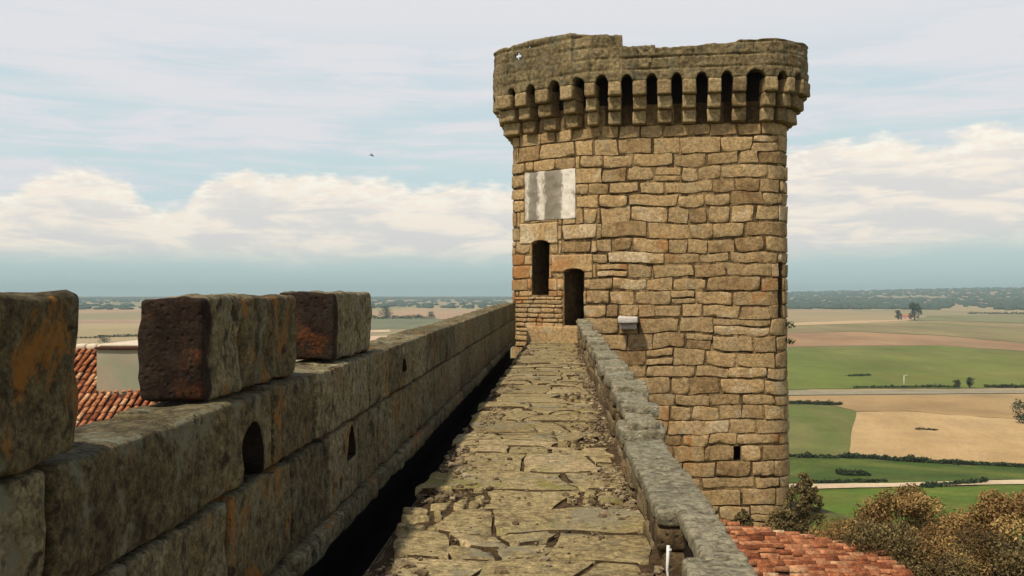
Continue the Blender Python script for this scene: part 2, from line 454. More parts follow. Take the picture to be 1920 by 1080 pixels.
def sheet(name, pix, col, lift, c2=None, sc=.02, stretch=(1, 1, 1), var=.45, sub=True):
    """a field or road lying on the plain, given by the outline of its edge"""
    mb = MB(); P = []
    n = len(pix)
    for i in range(n):
        a, b_ = pix[i], pix[(i + 1) % n]
        A0, B0 = at_z(a[0], a[1], GZ + lift), at_z(b_[0], b_[1], GZ + lift)
        st = 24 if sub else 8
        for q in range(st):
            p = A0.lerp(B0, q / st)
            wv = min(1, 4 * min(q, st - q) / st) if q else 0
            yy = p.y * (.016 if sub else .004) * wv
            P.append((p.x + noise.noise(Vector((p.y * 8 / p.y, p.y * .02, lift))) * p.y * .006 * wv, p.y + (noise.noise(Vector((p.x * 14 / p.y, 2, lift * 9))) * .7 + noise.noise(Vector((p.x * 50 / p.y, 5, lift * 9))) * .4) * yy, GZ + lift))
    mb.add(P, [tuple(range(len(P)))][::1])
    me_n = mb
    col = tuple(x * .86 for x in col); c2 = tuple(x * .9 for x in c2) if c2 else None
    o = me_n.build(name, field_mat(name + ' surface', col, c2 or tuple(x * 1.15 for x in col), sc, stretch, var))
    bm = bmesh.new(); bm.from_mesh(o.data)
    for f in bm.faces:
        f.normal_update()
        if f.normal.z < 0: f.normal_flip()
    bm.to_mesh(o.data); bm.free()
    tag(o, kind='structure')
    return o
# ---- right of the tower, near to far
ST = (1, .35, 1)
sheet('grass_field', [(1380, 1010), (1380, 916), (1520, 916), (1935, 908), (1935, 1000)], (.085, .15, .012), .10, (.15, .16, .025), .03)
sheet('track', [(1440, 917), (1440, 907), (1530, 907), (1680, 905), (1935, 899), (1935, 907), (1690, 912), (1530, 916)], (.58, .46, .29), .30, sub=False)
sheet('meadow', [(1440, 906), (1440, 860), (1600, 860), (1740, 868), (1935, 876), (1935, 898), (1680, 904)], (.05, .09, .010), .14, (.12, .14, .022), .025)
sheet('green_field', [(1440, 859), (1440, 758), (1560, 760), (1606, 772), (1590, 857)], (.12, .155, .028), .18, (.20, .18, .06), .012, ST)
sheet('wheat_field', [(1590, 857), (1606, 773), (1700, 771), (1935, 789), (1935, 872), (1740, 866)], (.47, .31, .135), .22, (.52, .36, .17), .02, ST, .3)
sheet('stubble_field', [(1440, 757), (1440, 743), (1935, 738), (1935, 788), (1700, 770), (1606, 771), (1560, 759)], (.40, .26, .11), .16, (.36, .25, .115), .01, ST)
sheet('road', [(1440, 741), (1440, 733), (1935, 729), (1935, 737)], (.29, .25, .16), .26, sub=False)
sheet('barley_field', [(1440, 730), (1440, 652), (1560, 650), (1760, 648), (1935, 660), (1935, 726)], (.135, .17, .024), .2, (.20, .19, .045), .008, (1, .2, 1))
sheet('ploughed_field', [(1440, 651), (1440, 626), (1600, 622), (1770, 630), (1935, 645), (1935, 659), (1760, 647), (1560, 649)], (.36, .21, .10), .24, (.32, .22, .11), .006, (1, .15, 1))
sheet('pasture_field', [(1440, 625), (1440, 613), (1620, 607), (1800, 603), (1935, 608), (1935, 644), (1770, 629), (1600, 621)], (.22, .20, .075), .28, (.31, .22, .10), .005, (1, .12, 1))
sheet('pale_field', [(1440, 612), (1440, 607), (1600, 601), (1740, 599), (1620, 606)], (.52, .36, .19), .34, sub=False)
sheet('olive_field', [(1700, 602), (1740, 592), (1935, 589), (1935, 607), (1800, 602)], (.19, .19, .08), .4, (.24, .21, .1), .004, (1, .1, 1))
# ---- left of the tower
sheet('pale_field', [(640, 645), (640, 632), (735, 629), (760, 636), (700, 645)], (.60, .42, .27), .3, sub=False)
sheet('pale_field', [(640, 626), (640, 621), (730, 618), (735, 622)], (.60, .44, .29), .3, sub=False)
sheet('green_field', [(640, 618), (660, 597), (800, 596), (860, 601), (790, 616), (730, 617)], (.12, .15, .065), .2, (.17, .17, .09), .006, (1, .12, 1))
sheet('pale_field', [(100, 650), (100, 646), (300, 644), (300, 648)], (.58, .44, .28), .3, sub=False)
sheet('ploughed_field', [(80, 606), (80, 600), (300, 599), (300, 605)], (.37, .25, .15), .25, sub=False)
sheet('stubble_field', [(80, 632), (80, 618), (300, 614), (300, 630)], (.34, .27, .13), .25, sub=False)

# ================================================================== FOLIAGE
def leaf_clump(mb, c, rad, n, size, t0, tv, flat=1.0):
    c = Vector(c)
    for _ in range(n):
        d = Vector((random.gauss(0, 1), random.gauss(0, 1), random.gauss(0, 1))).normalized() * (R() ** .45)
        p = c + Vector((d.x * rad, d.y * rad, d.z * rad * flat))
        a = Vector((random.gauss(0, 1), random.gauss(0, 1), random.gauss(0, 1))).normalized()
        b_ = a.orthogonal().normalized(); b_.rotate(Matrix.Rotation(R() * 6.28, 3, a))
        s = size * ru(.6, 1.4)
        w = a.cross(b_)
        mb.add([p - b_ * s, p + w * s * .45, p + b_ * s, p - w * s * .45], [(0, 1, 2, 3)], max(0, min(1, t0 + ru(-tv, tv))), R())
def tree_mesh(kind, h, w, n, leaf, trunk_frac=.03):
    cr = MB(); tr = MB()
    tr.tube([(0, 0, -.4), (ru(-.02, .02) * h, ru(-.02, .02) * h, h * .35), (0, 0, h * .75)], h * .035, h * .012, 6)
    for q in range(5):
        a = R() * 6.28; z0 = h * ru(.25, .5)
        tr.tube([(0, 0, z0), (math.cos(a) * w * .5, math.sin(a) * w * .5, z0 + h * .25)], h * .014, h * .005, 5)
    k = 20
    for q in range(k):
        a = R() * 6.28; rr = w * .5 * R() ** .6
        zz = h * (trunk_frac + (1 - trunk_frac) * ru(.18, .92))
        sh = 1 - abs((zz / h - .55)) * .8
        leaf_clump(cr, (math.cos(a) * rr * sh, math.sin(a) * rr * sh, zz), w * ru(.2, .34), n // k, leaf, ru(.3, .65), .3, .9)
    return tr, cr
GREENLEAF = leaf_mat('dark green leaves', (.035, .052, .018))
OLIVELEAF = leaf_mat('olive leaves', (.055, .06, .022))
BROWNLEAF = leaf_mat('dry brown leaves', (.235, .135, .045), (.46, .32, .115))
SCRUBLEAF = leaf_mat('olive scrub leaves', (.12, .085, .03), (.30, .24, .10))
def plain_tree(px, py, Y, h, w, label, name='tree', group='trees out on the plain', lm=None, n=900):
    P = at_z(px, py, GZ)
    if Y: P = at_y(px, py, Y)
    P.z = ground_z(P.x, P.y)
    e = empty(name, P, label, 'tree' if name == 'tree' else name, group)
    tr, cr = tree_mesh(0, h, w, n, max(.05 * h, .25))
    for mbx, nm, mm in ((tr, 'trunk', BARK), (cr, 'crown', lm or GREENLEAF)):
        o = mbx.build(nm, mm); o.parent = e
    return e
plain_tree(1715, 601, None, 26, 17, 'large dark tree beside the lone house far out on the plain')
plain_tree(1684, 600, None, 16, 8, 'slim dark tree left of the lone house on the plain')
plain_tree(1818, 728, None, 4.6, 3.2, 'round dark tree standing on the verge of the grey road')
plain_tree(1793, 728, None, 3.6, 2.6, 'smaller olive tree just left of the round tree by the grey road', lm=OLIVELEAF)
plain_tree(725, 596, None, 17, 24, 'dark broad tree on the plain between the last merlon and tower', n=1100)
plain_tree(808, 598, None, 12, 14, 'small dark tree alone on the plain right of the broad tree')
plain_tree(1922, 795, None, 7, 6, 'dark bush at the right end of the wheat field', 'bush', lm=GREENLEAF)
plain_tree(196, 646, None, 6, 9, 'dark tree beside the roof ridge seen through the battlement gap')

def hedge(pix, hgt, wid, n, label, lift=0, lm=None, leaf=.5):
    A0 = at_z(pix[0], pix[1], GZ); B0 = at_z(pix[2], pix[3], GZ)
    mb = MB()
    L = (B0 - A0).length
    k = max(10, int(L / (wid * .45)))
    for q in range(k):
        p = A0.lerp(B0, (q + R()) / k)
        s = ru(.35, .75) + .5 * max(0, noise.noise(Vector((p.x * .06, p.y * .06, 2)))) + (.35 if R() < .08 else 0)
        leaf_clump(mb, (p.x - A0.x, p.y - A0.y + ru(-.5, .5) * wid, hgt * .5 * s), wid * ru(.5, 1), max(6, n // k), leaf * .8, ru(.2, .6), .3, hgt * s / wid / 1.6)
    o = mb.build('hedge', lm or GREENLEAF); o.location = (A0.x, A0.y, GZ + lift)
    tag(o, label, 'hedge', 'hedges and scrub lines on the plain')
hedge((1455, 858, 1600, 859), 1.2, 1.2, 1600, 'dark hedge along the near edge of the green field')
hedge((1585, 857, 1742, 868), 1.6, 1.3, 2200, 'dark hedge along the near edge of the wheat field')
hedge((1742, 868, 1935, 877), 1.2, 1.2, 2000, 'dark hedge at the far right under the wheat field')
hedge((1455, 757, 1575, 760), 2.0, 1.8, 1600, 'dark hedge between the stubble field and the green field')
hedge((1500, 906, 1660, 904), .8, .8, 1400, 'low green verge bushes behind the pale track')
hedge((1730, 915, 1850, 905), 1.2, 1.0, 1500, 'green bushes in front of the pale track at right')
hedge((1590, 706, 1632, 705), 1.2, 2.0, 500, 'short dark hedge lying in the middle of the barley field')
hedge((1600, 728, 1790, 727), 1.6, 1.6, 1300, 'thin hedge on the far side of the grey road')
hedge((1850, 727, 1935, 727), 2.2, 2.2, 1200, 'thick hedge by the grey road at the right edge')
hedge((1815, 589, 1935, 589), 6, 6, 800, 'far dark hedge line on the plain right of the lone house', leaf=1.5)
hedge((1570, 890, 1625, 892), 1.6, 1.6, 900, 'dark bush clump in the green meadow')
hedge((1720, 806, 1755, 808), .7, 1.4, 400, 'dark weedy patch inside the wheat field', lm=OLIVELEAF)
hedge((690, 598, 800, 598), 9, 10, 700, 'dark hedge line below the broad tree on the plain', leaf=2)
hedge((180, 633, 260, 631), 4, 3.5, 600, 'row of small trees crossing the plain in the battlement gap', leaf=.9, lm=OLIVELEAF)
hedge((70, 636, 190, 634), 2.0, 3.0, 400, 'thin dark hedge line above the roof ridge', leaf=.9)

# far woods: one mass
def far_wood():
    mb = MB()
    for q in range(8000):
        az = ru(-.62, .52); f = R() ** 1.1
        r = 2700 + 5200 * f
        right = max(0, min(1, (az + .05) / .3))
        if R() > (.28 + .72 * right): r = 6200 + 2600 * R()
        nn = noise.noise(Vector((az * 9, r * .0011, 5)))
        if nn < -.26: continue
        x, y = r * math.sin(az), r * math.cos(az)
        z = ground_z(x, y); h = ru(5, 11); w = ru(8, 22)
        V = []
        for i, (zz, sc) in enumerate(((0, .8), (.45, 1.0), (.8, .62))):
            for a in range(5):
                aa = a * 1.2566 + i * .6
                s = sc * w * ru(.75, 1.2)
                V.append((x + math.cos(aa) * s, y + math.sin(aa) * s, z + zz * h * ru(.85, 1.15)))
        V.append((x, y, z + h))
        Fc = []
        for i in range(2):
            for a in range(5): Fc.append((i * 5 + a, i * 5 + (a + 1) % 5, (i + 1) * 5 + (a + 1) % 5, (i + 1) * 5 + a))
        for a in range(5): Fc.append((10 + a, 10 + (a + 1) % 5, 15))
        mb.add(V, Fc, ru(.1, .8))
    o = mb.build('far_wood', simple('distant woodland', (.045, .065, .04), .5, .01))
    tag(o, 'dark band of woodland along the horizon', 'woodland', kind='stuff')
far_wood()

# lone house on the plain, far off
def far_house():
    P = at_z(1699, 600, GZ); P.z = GZ
    e = empty('house', P, 'lone pinkish house between two dark trees far on the plain', 'house')
    mb = MB(); w, d, h = 7, 6, 6
    mb.box(-w, w, -d, d, 0, h); mb.add([(-w, -d, h), (-w, d, h), (-w, 0, h + 2.6)], [(0, 1, 2)]); mb.add([(w, -d, h), (w, d, h), (w, 0, h + 2.6)], [(0, 1, 2)])
    o = mb.build('wall', simple('pink render', (.55, .38, .30), .2), smooth=False); o.parent = e
    rf = MB()
    for sg in (-1, 1):
        rf.quad((-w - .4, sg * (d + .5), h - .1), (w + .4, sg * (d + .5), h - .1), (w + .4, 0, h + 2.8), (-w - .4, 0, h + 2.8))
    o = rf.build('roof', TILE, smooth=False); o.parent = e
    for x in (-4, 3):
        wn = MB(); wn.box(x - .6, x + .6, -d - .04, -d + .1, 2.6, 4.0); o = wn.build('window', BLACK, smooth=False); o.parent = e
far_house()
def pole():
    P = at_z(1695, 727, GZ); P.z = GZ
    mb = MB(); mb.tube([(0, 0, 0), (0, 0, 5.2)], .16, .10, 8); mb.tube([(0, 0, 5.1), (1.1, 0, 5.4)], .06, .05, 6); mb.box(.8, 1.5, -.12, .12, 5.32, 5.45)
    o = mb.build('lamp_post', WHITE); o.location = P
    tag(o, 'thin white lamp post on the far side of the grey road', 'lamp post')
pole()

# ================================================================== TOWER
TL = at_y(960, 552, 35.2); TM = at_y(1112, 552, 33.2)
xr = at_y(1478, 552, 33.4).x
TR = Vector((xr, 32.45, 0))
POLY = [Vector((-1.3, 42.2)), TL.xy, TM.xy, TR.xy, Vector((xr - .05, 42.4))]
RAD = [.6, .3, .55, 1.05, .6]
def round_poly(poly, rad, off=0.0):
    pts = []; n = len(poly)
    for i in range(n):
        p, a, b_ = poly[i], poly[i - 1], poly[(i + 1) % n]
        d1 = (a - p).normalized(); d2 = (b_ - p).normalized()
        ang = math.acos(max(-1, min(1, d1.dot(d2))))
        r = rad[i]; tl = r / math.tan(ang / 2)
        c = p + (d1 + d2).normalized() * (r / math.sin(ang / 2))
        s = p + d1 * tl; e = p + d2 * tl
        a0 = math.atan2(s.y - c.y, s.x - c.x); a1 = math.atan2(e.y - c.y, e.x - c.x)
        da = (a1 - a0 + math.pi) % (2 * math.pi) - math.pi
        for q in range(9):
            aa = a0 + da * q / 8
            nrm = Vector((math.cos(aa), math.sin(aa)))
            pts.append((c + nrm * r, nrm))
    return pts
RP = round_poly(POLY, RAD)
# arc-length table (closed)
CUM = [0.0]
for i in range(len(RP)): CUM.append(CUM[-1] + (RP[(i + 1) % len(RP)][0] - RP[i][0]).length)
PER = CUM[-1]
import bisect
def surf(u, z, off=0.0):
    u %= PER
    i = min(len(RP) - 1, max(0, bisect.bisect_right(CUM, u) - 1))
    t = (u - CUM[i]) / max(1e-9, CUM[i + 1] - CUM[i])
    a, b_ = RP[i], RP[(i + 1) % len(RP)]
    p = a[0].lerp(b_[0], t); n = a[1].lerp(b_[1], t).normalized()
    o = off + max(0, -z - .5) * .018
    return Vector((p.x + n.x * o, p.y + n.y * o, z))
# visible span of u (left corner .. right silhouette) with its picture column
UT = []
for i in range(4000):
    u = PER * i / 4000
    P = surf(u, 2.0); n = surf(u, 2.0, 1.0) - P
    if n.dot(P - CAMP) < 0: UT.append((proj(P)[0], u))
UT.sort()
def u_px(px, z=2.0):
    i = bisect.bisect_left(UT, (px, 0)); i = max(1, min(len(UT) - 1, i))
    (x0, u0), (x1, u1) = UT[i - 1], UT[i]
    return u0 + (u1 - u0) * max(0, min(1, (px - x0) / max(1e-6, x1 - x0)))
def uz(px, py):
    u = u_px(px); lo, hi = -12, 14
    for _ in range(40):
        m_ = (lo + hi) / 2
        if proj(surf(u, m_))[1] > py: lo = m_
        else: hi = m_
    return u, (lo + hi) / 2
def rect_px(x0, y0, x1, y1):
    ua, ub = u_px(x0), u_px(x1)
    return [ua, ub, uz((x0 + x1) / 2, y1)[1], uz((x0 + x1) / 2, y0)[1]]
UL, UR = UT[0][1], UT[-1][1]

def patch(mb, sf, u0, u1, z0, z1, gap=.02, r=.05, depth=.1, cell=.16, amp=.02, jit=.03, face=0.0, t=None, h=None, m=0, rcm=(1.2, 2.6), slant=(0, 0), rough=1.0, edge=None):
    """one wall stone laid on a surface"""
    if u1 - u0 < gap * 3 or z1 - z0 < gap * 3: return
    t = R() if t is None else t; h = R() if h is None else h
    j = min(jit, (u1 - u0) * .12, (z1 - z0) * .16)
    C = [(u0 + gap / 2 + ru(-j * .3, j), z0 + gap / 2 + ru(-j * .3, j)), (u1 - gap / 2 + ru(-j, j * .3), z0 + gap / 2 + ru(-j * .3, j)),
         (u1 - gap / 2 + ru(-j, j * .3), z1 - gap / 2 + ru(-j, j * .3)), (u0 + gap / 2 + ru(-j * .3, j), z1 - gap / 2 + ru(-j, j * .3))]
    C = [(C[0][0] - slant[0], C[0][1]), (C[1][0] - slant[1], C[1][1]), (C[2][0] + slant[1], C[2][1]), (C[3][0] + slant[0], C[3][1])]
    r = min(r, (u1 - u0) * .3, (z1 - z0) * .3)
    def ticks(L):
        n = max(2, int((L - 2 * r) / cell) + 1)
        return [0, r * .18, r * .5] + [r + (L - 2 * r) * i / n for i in range(n + 1)] + [L - r * .5, L - r * .18, L]
    LU, LZ = u1 - u0 - gap, z1 - z0 - gap
    tu, tz = ticks(LU), ticks(LZ)
    face = face + ru(-.018, .022) * rough
    tx, ty = ru(-.02, .02) * rough, ru(-.02, .02) * rough
    sd = ru(0, 99)
    rc = min(r * ru(*rcm), LU * .35, LZ * .35)
    V = []
    for b_ in tz:
        for a in tu:
            s_, q = a / LU, b_ / LZ
            du, dz = min(a, LU - a), min(b_, LZ - b_)
            # rounded corners
            if du < rc and dz < rc:
                d = rc - math.hypot(rc - du, rc - dz)
            else: d = min(du, dz)
            uu = (C[0][0] * (1 - s_) + C[1][0] * s_) * (1 - q) + (C[3][0] * (1 - s_) + C[2][0] * s_) * q
            vv = (C[0][1] * (1 - s_) + C[1][1] * s_) * (1 - q) + (C[3][1] * (1 - s_) + C[2][1] * s_) * q
            if d <= r * .05: off = -depth
            else:
                e = min(1, d / r)
                off = face - r * .55 * (1 - math.sqrt(max(0, 1 - (1 - e) ** 2))) + tx * (s_ - .5) + ty * (q - .5)
                off += noise.noise(Vector((uu * 2.6, vv * 2.6, sd))) * amp + noise.noise(Vector((uu * 9, vv * 9, sd))) * amp * .4
                if d < r * .9:
                    wob = noise.noise(Vector((uu * 7, vv * 7, sd + 9))) * .012
                    uu += wob; vv += wob
            V.append(sf(uu, vv, off))
    nu = len(tu); Fc = []
    for b_ in range(len(tz) - 1):
        for a in range(nu - 1): Fc.append((b_ * nu + a, b_ * nu + a + 1, (b_ + 1) * nu + a + 1, (b_ + 1) * nu + a))
    if edge is None: mb.add(V, Fc, t, h, m)
    else:
        b0 = len(mb.v); mb.v.extend([tuple(p) for p in V]); nz = len(tz) - 1
        for q, f in enumerate(Fc):
            i, j_ = q % (nu - 1), q // (nu - 1)
            mb.face([x + b0 for x in f], t, h, edge if (i == 0 or j_ == 0 or i == nu - 2 or j_ == nz - 1) else m)
def subtract(rects, hole, mn=.09):
    out = []
    hu0, hu1, hz0, hz1 = hole
    for (a, b_, c, d) in rects:
        if b_ <= hu0 or a >= hu1 or d <= hz0 or c >= hz1: out.append((a, b_, c, d)); continue
        if a < hu0 - mn: out.append((a, hu0, c, d))
        if b_ > hu1 + mn: out.append((hu1, b_, c, d))
        ia, ib = max(a, hu0), min(b_, hu1)
        if c < hz0 - mn: out.append((ia, ib, c, hz0))
        if d > hz1 + mn: out.append((ia, ib, hz1, d))
    return out

TE = empty('tower', (3.0, 36.5, -6.2), 'tall tan sandstone tower with overhanging crown of corbels at the end of the walkway', 'tower')
ZC = 7.45                                     # foot of the corbels
window = rect_px(997, 451, 1029, 553)
door = rect_px(1057, 504, 1094, 611)
plaque = rect_px(984, 320, 1079, 412)
lintelw = rect_px(975, 418, 1046, 451)
linteld = rect_px(1034, 477, 1111, 504)
keyst = rect_px(1053, 420, 1119, 452)
infill = rect_px(966, 556, 1055, 640)
spoutr = rect_px(1160, 593, 1197, 611)
slit = rect_px(1460, 492, 1468, 596)
hole1 = rect_px(1375, 852, 1388, 877)
hole2 = rect_px(1201, 322, 1211, 334)
hole3 = rect_px(1140, 640, 1152, 668)
OPEN = [window, door, slit, hole1]
FEAT = OPEN + [plaque, lintelw, linteld, keyst, infill, spoutr]
def tower_wall():
    mb = MB()
    rects = []
    z = -11.0; row = 0
    while z < ZC - .05:
        h = random.choice([.38, .44, .48, .52, .55, .46, .5])
        if ZC - z - h < .25: h = ZC - z
        u = ru(0, .5); end = u + PER
        big = R() < .3
        while u < end - .2:
            w = ru(1.0, 1.75) if R() < .3 else ru(.6, 1.1)
            if big: w *= 1.25
            if end - u - w < .4: w = end - u
            a = R()
            if a < .05 and h > .46:                 # a stone split in two beds
                f = ru(.4, .6); rects += [(u, u + w, z, z + h * f), (u, u + w, z + h * f, z + h)]
            elif a < .0 and w > .8:                # with a small packing stone
                f = ru(.7, .82); g = ru(.35, .6)
                rects += [(u, u + w * f, z, z + h), (u + w * f, u + w, z, z + h * g), (u + w * f, u + w, z + h * g, z + h)]
            else: rects.append((u, u + w, z, z + h))
            u += w
        z += h; row += 1
    for (a, b_, c, d) in rects:
        if a < (hole1[0] + hole1[1]) / 2 < b_ and c < (hole1[2] + hole1[3]) / 2 < d: z2, z3 = c, d
    hole1[2], hole1[3] = z2 + .02, z3 - .03
    for f in FEAT:
        for k in (0, PER): rects = subtract(rects, [f[0] + k, f[1] + k, f[2], f[3]])
    def warp(u, z, off):
        # courses wander a little
        near = min([max(0, f[0] - u, u - f[1]) + max(0, f[2] - z, z - f[3]) for f in FEAT])
        k = min(1, near / 1.0)
        dz = (noise.noise(Vector((u * .4, z * .35, 1.0))) * .12 + noise.noise(Vector((u * 1.6, z * 1.1, 4.0))) * .06 + noise.noise(Vector((u * 4.5, z * 4, 4.0))) * .02) * k
        du = noise.noise(Vector((u * .8, z * 1.2, 8.0))) * .10 * k
        if z > ZC - .6: dz *= max(0, (ZC - z) / .6)
        return surf(u + du, z + dz, off)
    for (a, b_, c, d) in rects:
        um = (a + b_) / 2 % PER
        vis = UL - .5 < um < UR + .5
        t = max(0, min(1, random.gauss(.5, .27)))
        patch(mb, warp, a, b_, c, d, gap=ru(.008, .034), r=ru(.010, .022), cell=.13 if vis else .6, amp=.022, jit=.06, depth=.1, t=t, rcm=(.6, 3.2))
    # rubble infill under the window
    z = infill[2]
    while z < infill[3] - .03:
        h = min(ru(.12, .2), infill[3] - z); u = infill[0]
        while u < infill[1] - .02:
            w = min(ru(.25, .7), infill[1] - u)
            patch(mb, surf, u, u + w, z, z + h, gap=.02, r=.03, cell=.15, amp=.02, t=ru(.3, .9), face=.02); u += w
        z += h
    # mortar core with its openings
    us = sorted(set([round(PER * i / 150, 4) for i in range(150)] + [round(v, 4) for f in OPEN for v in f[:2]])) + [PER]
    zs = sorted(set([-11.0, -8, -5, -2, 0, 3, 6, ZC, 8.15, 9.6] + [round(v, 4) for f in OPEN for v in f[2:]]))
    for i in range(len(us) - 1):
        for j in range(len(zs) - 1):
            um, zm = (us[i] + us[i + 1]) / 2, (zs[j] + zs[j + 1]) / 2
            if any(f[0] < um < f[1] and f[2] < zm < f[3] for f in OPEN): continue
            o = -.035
            mb.quad(surf(us[i], zs[j], o), surf(us[i + 1], zs[j], o), surf(us[i + 1], zs[j + 1], o), surf(us[i], zs[j + 1], o), R(), R(), 2 if zs[j] > 8.1 else 1)  # upper slot backs painted near black as shade under the crown
    return mb.build('wall', [TOWER, MORTAR, SOIL_SHADE], TE)
tower_wall()
def recess(name, f, depth, label=None):
    mb = MB(); a, b_, c, d = f
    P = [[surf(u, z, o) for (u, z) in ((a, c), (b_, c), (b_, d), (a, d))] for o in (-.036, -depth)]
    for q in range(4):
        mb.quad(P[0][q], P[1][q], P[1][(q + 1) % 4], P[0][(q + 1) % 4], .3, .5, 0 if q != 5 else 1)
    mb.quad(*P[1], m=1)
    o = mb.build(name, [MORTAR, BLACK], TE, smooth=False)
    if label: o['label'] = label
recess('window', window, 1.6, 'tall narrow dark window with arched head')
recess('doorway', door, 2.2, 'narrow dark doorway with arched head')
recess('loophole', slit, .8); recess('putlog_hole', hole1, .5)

def face_matrix(u, z):
    p = surf(u, z); n = (surf(u, z, 1.0) - p).normalized(); t = Vector((-n.y, n.x, 0)) * 1.0
    # u grows in which sense?
    d = surf(u + .05, z) - p
    if d.dot(t) < 0: t = -t
    return Matrix(((t.x, -n.x, 0, p.x), (t.y, -n.y, 0, p.y), (0, 0, 1, p.z), (0, 0, 0, 1)))   # local x along wall, y into wall, z up
def lintel(f, opening, label, t, arch=.11):
    um = (f[0] + f[1]) / 2; M = face_matrix(um, 0)
    w = (f[1] - f[0]) / 2
    mb = MB(); mb.block(-w + .01, w - .01, -.035, .3, f[2] - .10, f[3] - .01, r=.035, cell=.12, amp=.02, t=t)
    cu = MB(); oc = (opening[0] + opening[1]) / 2 - um; ow = (opening[1] - opening[0]) / 2
    n = 10; pts = [(oc - ow, f[2] - .6), (oc + ow, f[2] - .6)] + [(oc + ow * math.cos(math.pi * i / n), f[2] - .10 + .12 * math.sin(math.pi * i / n)) for i in range(n + 1)]
    V = [(x, -.5, z) for x, z in pts] + [(x, .6, z) for x, z in pts]; N = len(pts)
    cu.add(V, [tuple(range(N)), tuple(range(2 * N - 1, N - 1, -1))] + [(i, i + N, (i + 1) % N + N, (i + 1) % N) for i in range(N)])
    res = cut(mb, cu)
    res.v = [tuple(M @ Vector(v)) for v in res.v]
    o = res.build('lintel', TOWER, TE, smooth=True); o['label'] = label
    o.data.polygons.foreach_set('use_smooth', [False] * len(o.data.polygons))
lintel(lintelw, window, 'big grey lintel stone over the window', .95)
lintel(linteld, door, 'wide grey lintel stone over the doorway', .9)
# cut corner stone between the two
mb = MB(); patch(mb, surf, *keyst, gap=.03, r=.06, amp=.02, t=.98, jit=.12); mb.build('wall_stone', TOWER, TE)
# painted plaque
def build_plaque():
    M = face_matrix((plaque[0] + plaque[1]) / 2, 0); w = (plaque[1] - plaque[0]) / 2
    mb = MB(); mb.block(-w, w, -.018, .1, plaque[2], plaque[3], r=.02, cell=.07, amp=.03, freq=4, M=M)
    m, k, b = mat('flaking white limewash')
    tc = k.new('ShaderNodeTexCoord').outputs['Generated']
    sx = k.new('ShaderNodeSeparateXYZ'); k.link(tc, sx.inputs[0])
    nz = k.noise(k.mapping(tc, (9, 9, 5)), 1.0, 9, .72)
    x = k.math('ADD', sx.outputs[0], k.math('MULTIPLY', k.math('SUBTRACT', nz, .5), .30))
    c = k.ramp(x, [(0.0, (.42, .36, .26)), (.05, (.62, .56, .46)), (.10, (.25, .22, .165)), (.24, (.21, .18, .14)), (.29, (.66, .60, .49)), (.37, (.60, .54, .43)),
                   (.42, (.22, .19, .14)), (.60, (.24, .21, .155)), (.70, (.30, .26, .2)), (.74, (.72, .66, .55)), (.97, (.70, .63, .52)), (1.0, (.55, .48, .38))])
    n2 = k.noise(tc, 7, 10, .78)
    c = k.mix(k.math('MULTIPLY', k.smooth(n2, .52, .64), .85), c, (.20, .165, .115, 1)); c = k.mix(k.math('MULTIPLY', k.smooth(n2, .44, .34), .7), c, (.56, .50, .40, 1))
    k.link(c, b.inputs['Base Color'])
    o = mb.build('plaque', m, TE); o['label'] = 'square panel of flaking white limewash with grey bare streaks'
build_plaque()
# water spout
M = face_matrix((spoutr[0] + spoutr[1]) / 2, 0); w = (spoutr[1] - spoutr[0]) / 2
mb = MB(); mb.block(-w, w, -.55, .15, spoutr[2] + .1, spoutr[3], r=.05, cell=.1, amp=.02, M=M); mb.block(-w * .8, w * .8, -.28, .15, spoutr[2] - .12, spoutr[2] + .1, r=.05, cell=.1, amp=.02, t=.1, M=M)
o = mb.build('spout', PALE, TE); o['label'] = 'short pale stone water spout'
# step and threshold in front of the door
mb = MB()
dm = (door[0] + door[1]) / 2; M = face_matrix(dm, 0)
mb.block(-1.75, .45, -.42, .1, -.25, door[2] - .03, r=.04, cell=.15, amp=.02, t=.6, M=M)
mb.build('doorstep', TOWER, TE)
def tufts():
    for (px, py) in ((1487, 609), (1488, 640)):
        u, z = uz(1474, py); P = surf(u, z, .12)
        mb = MB(); leaf_clump(mb, P, .2, 40, .06, .4, .3, .6)
        mb.build('weed', GREENLEAF, TE)
tufts()

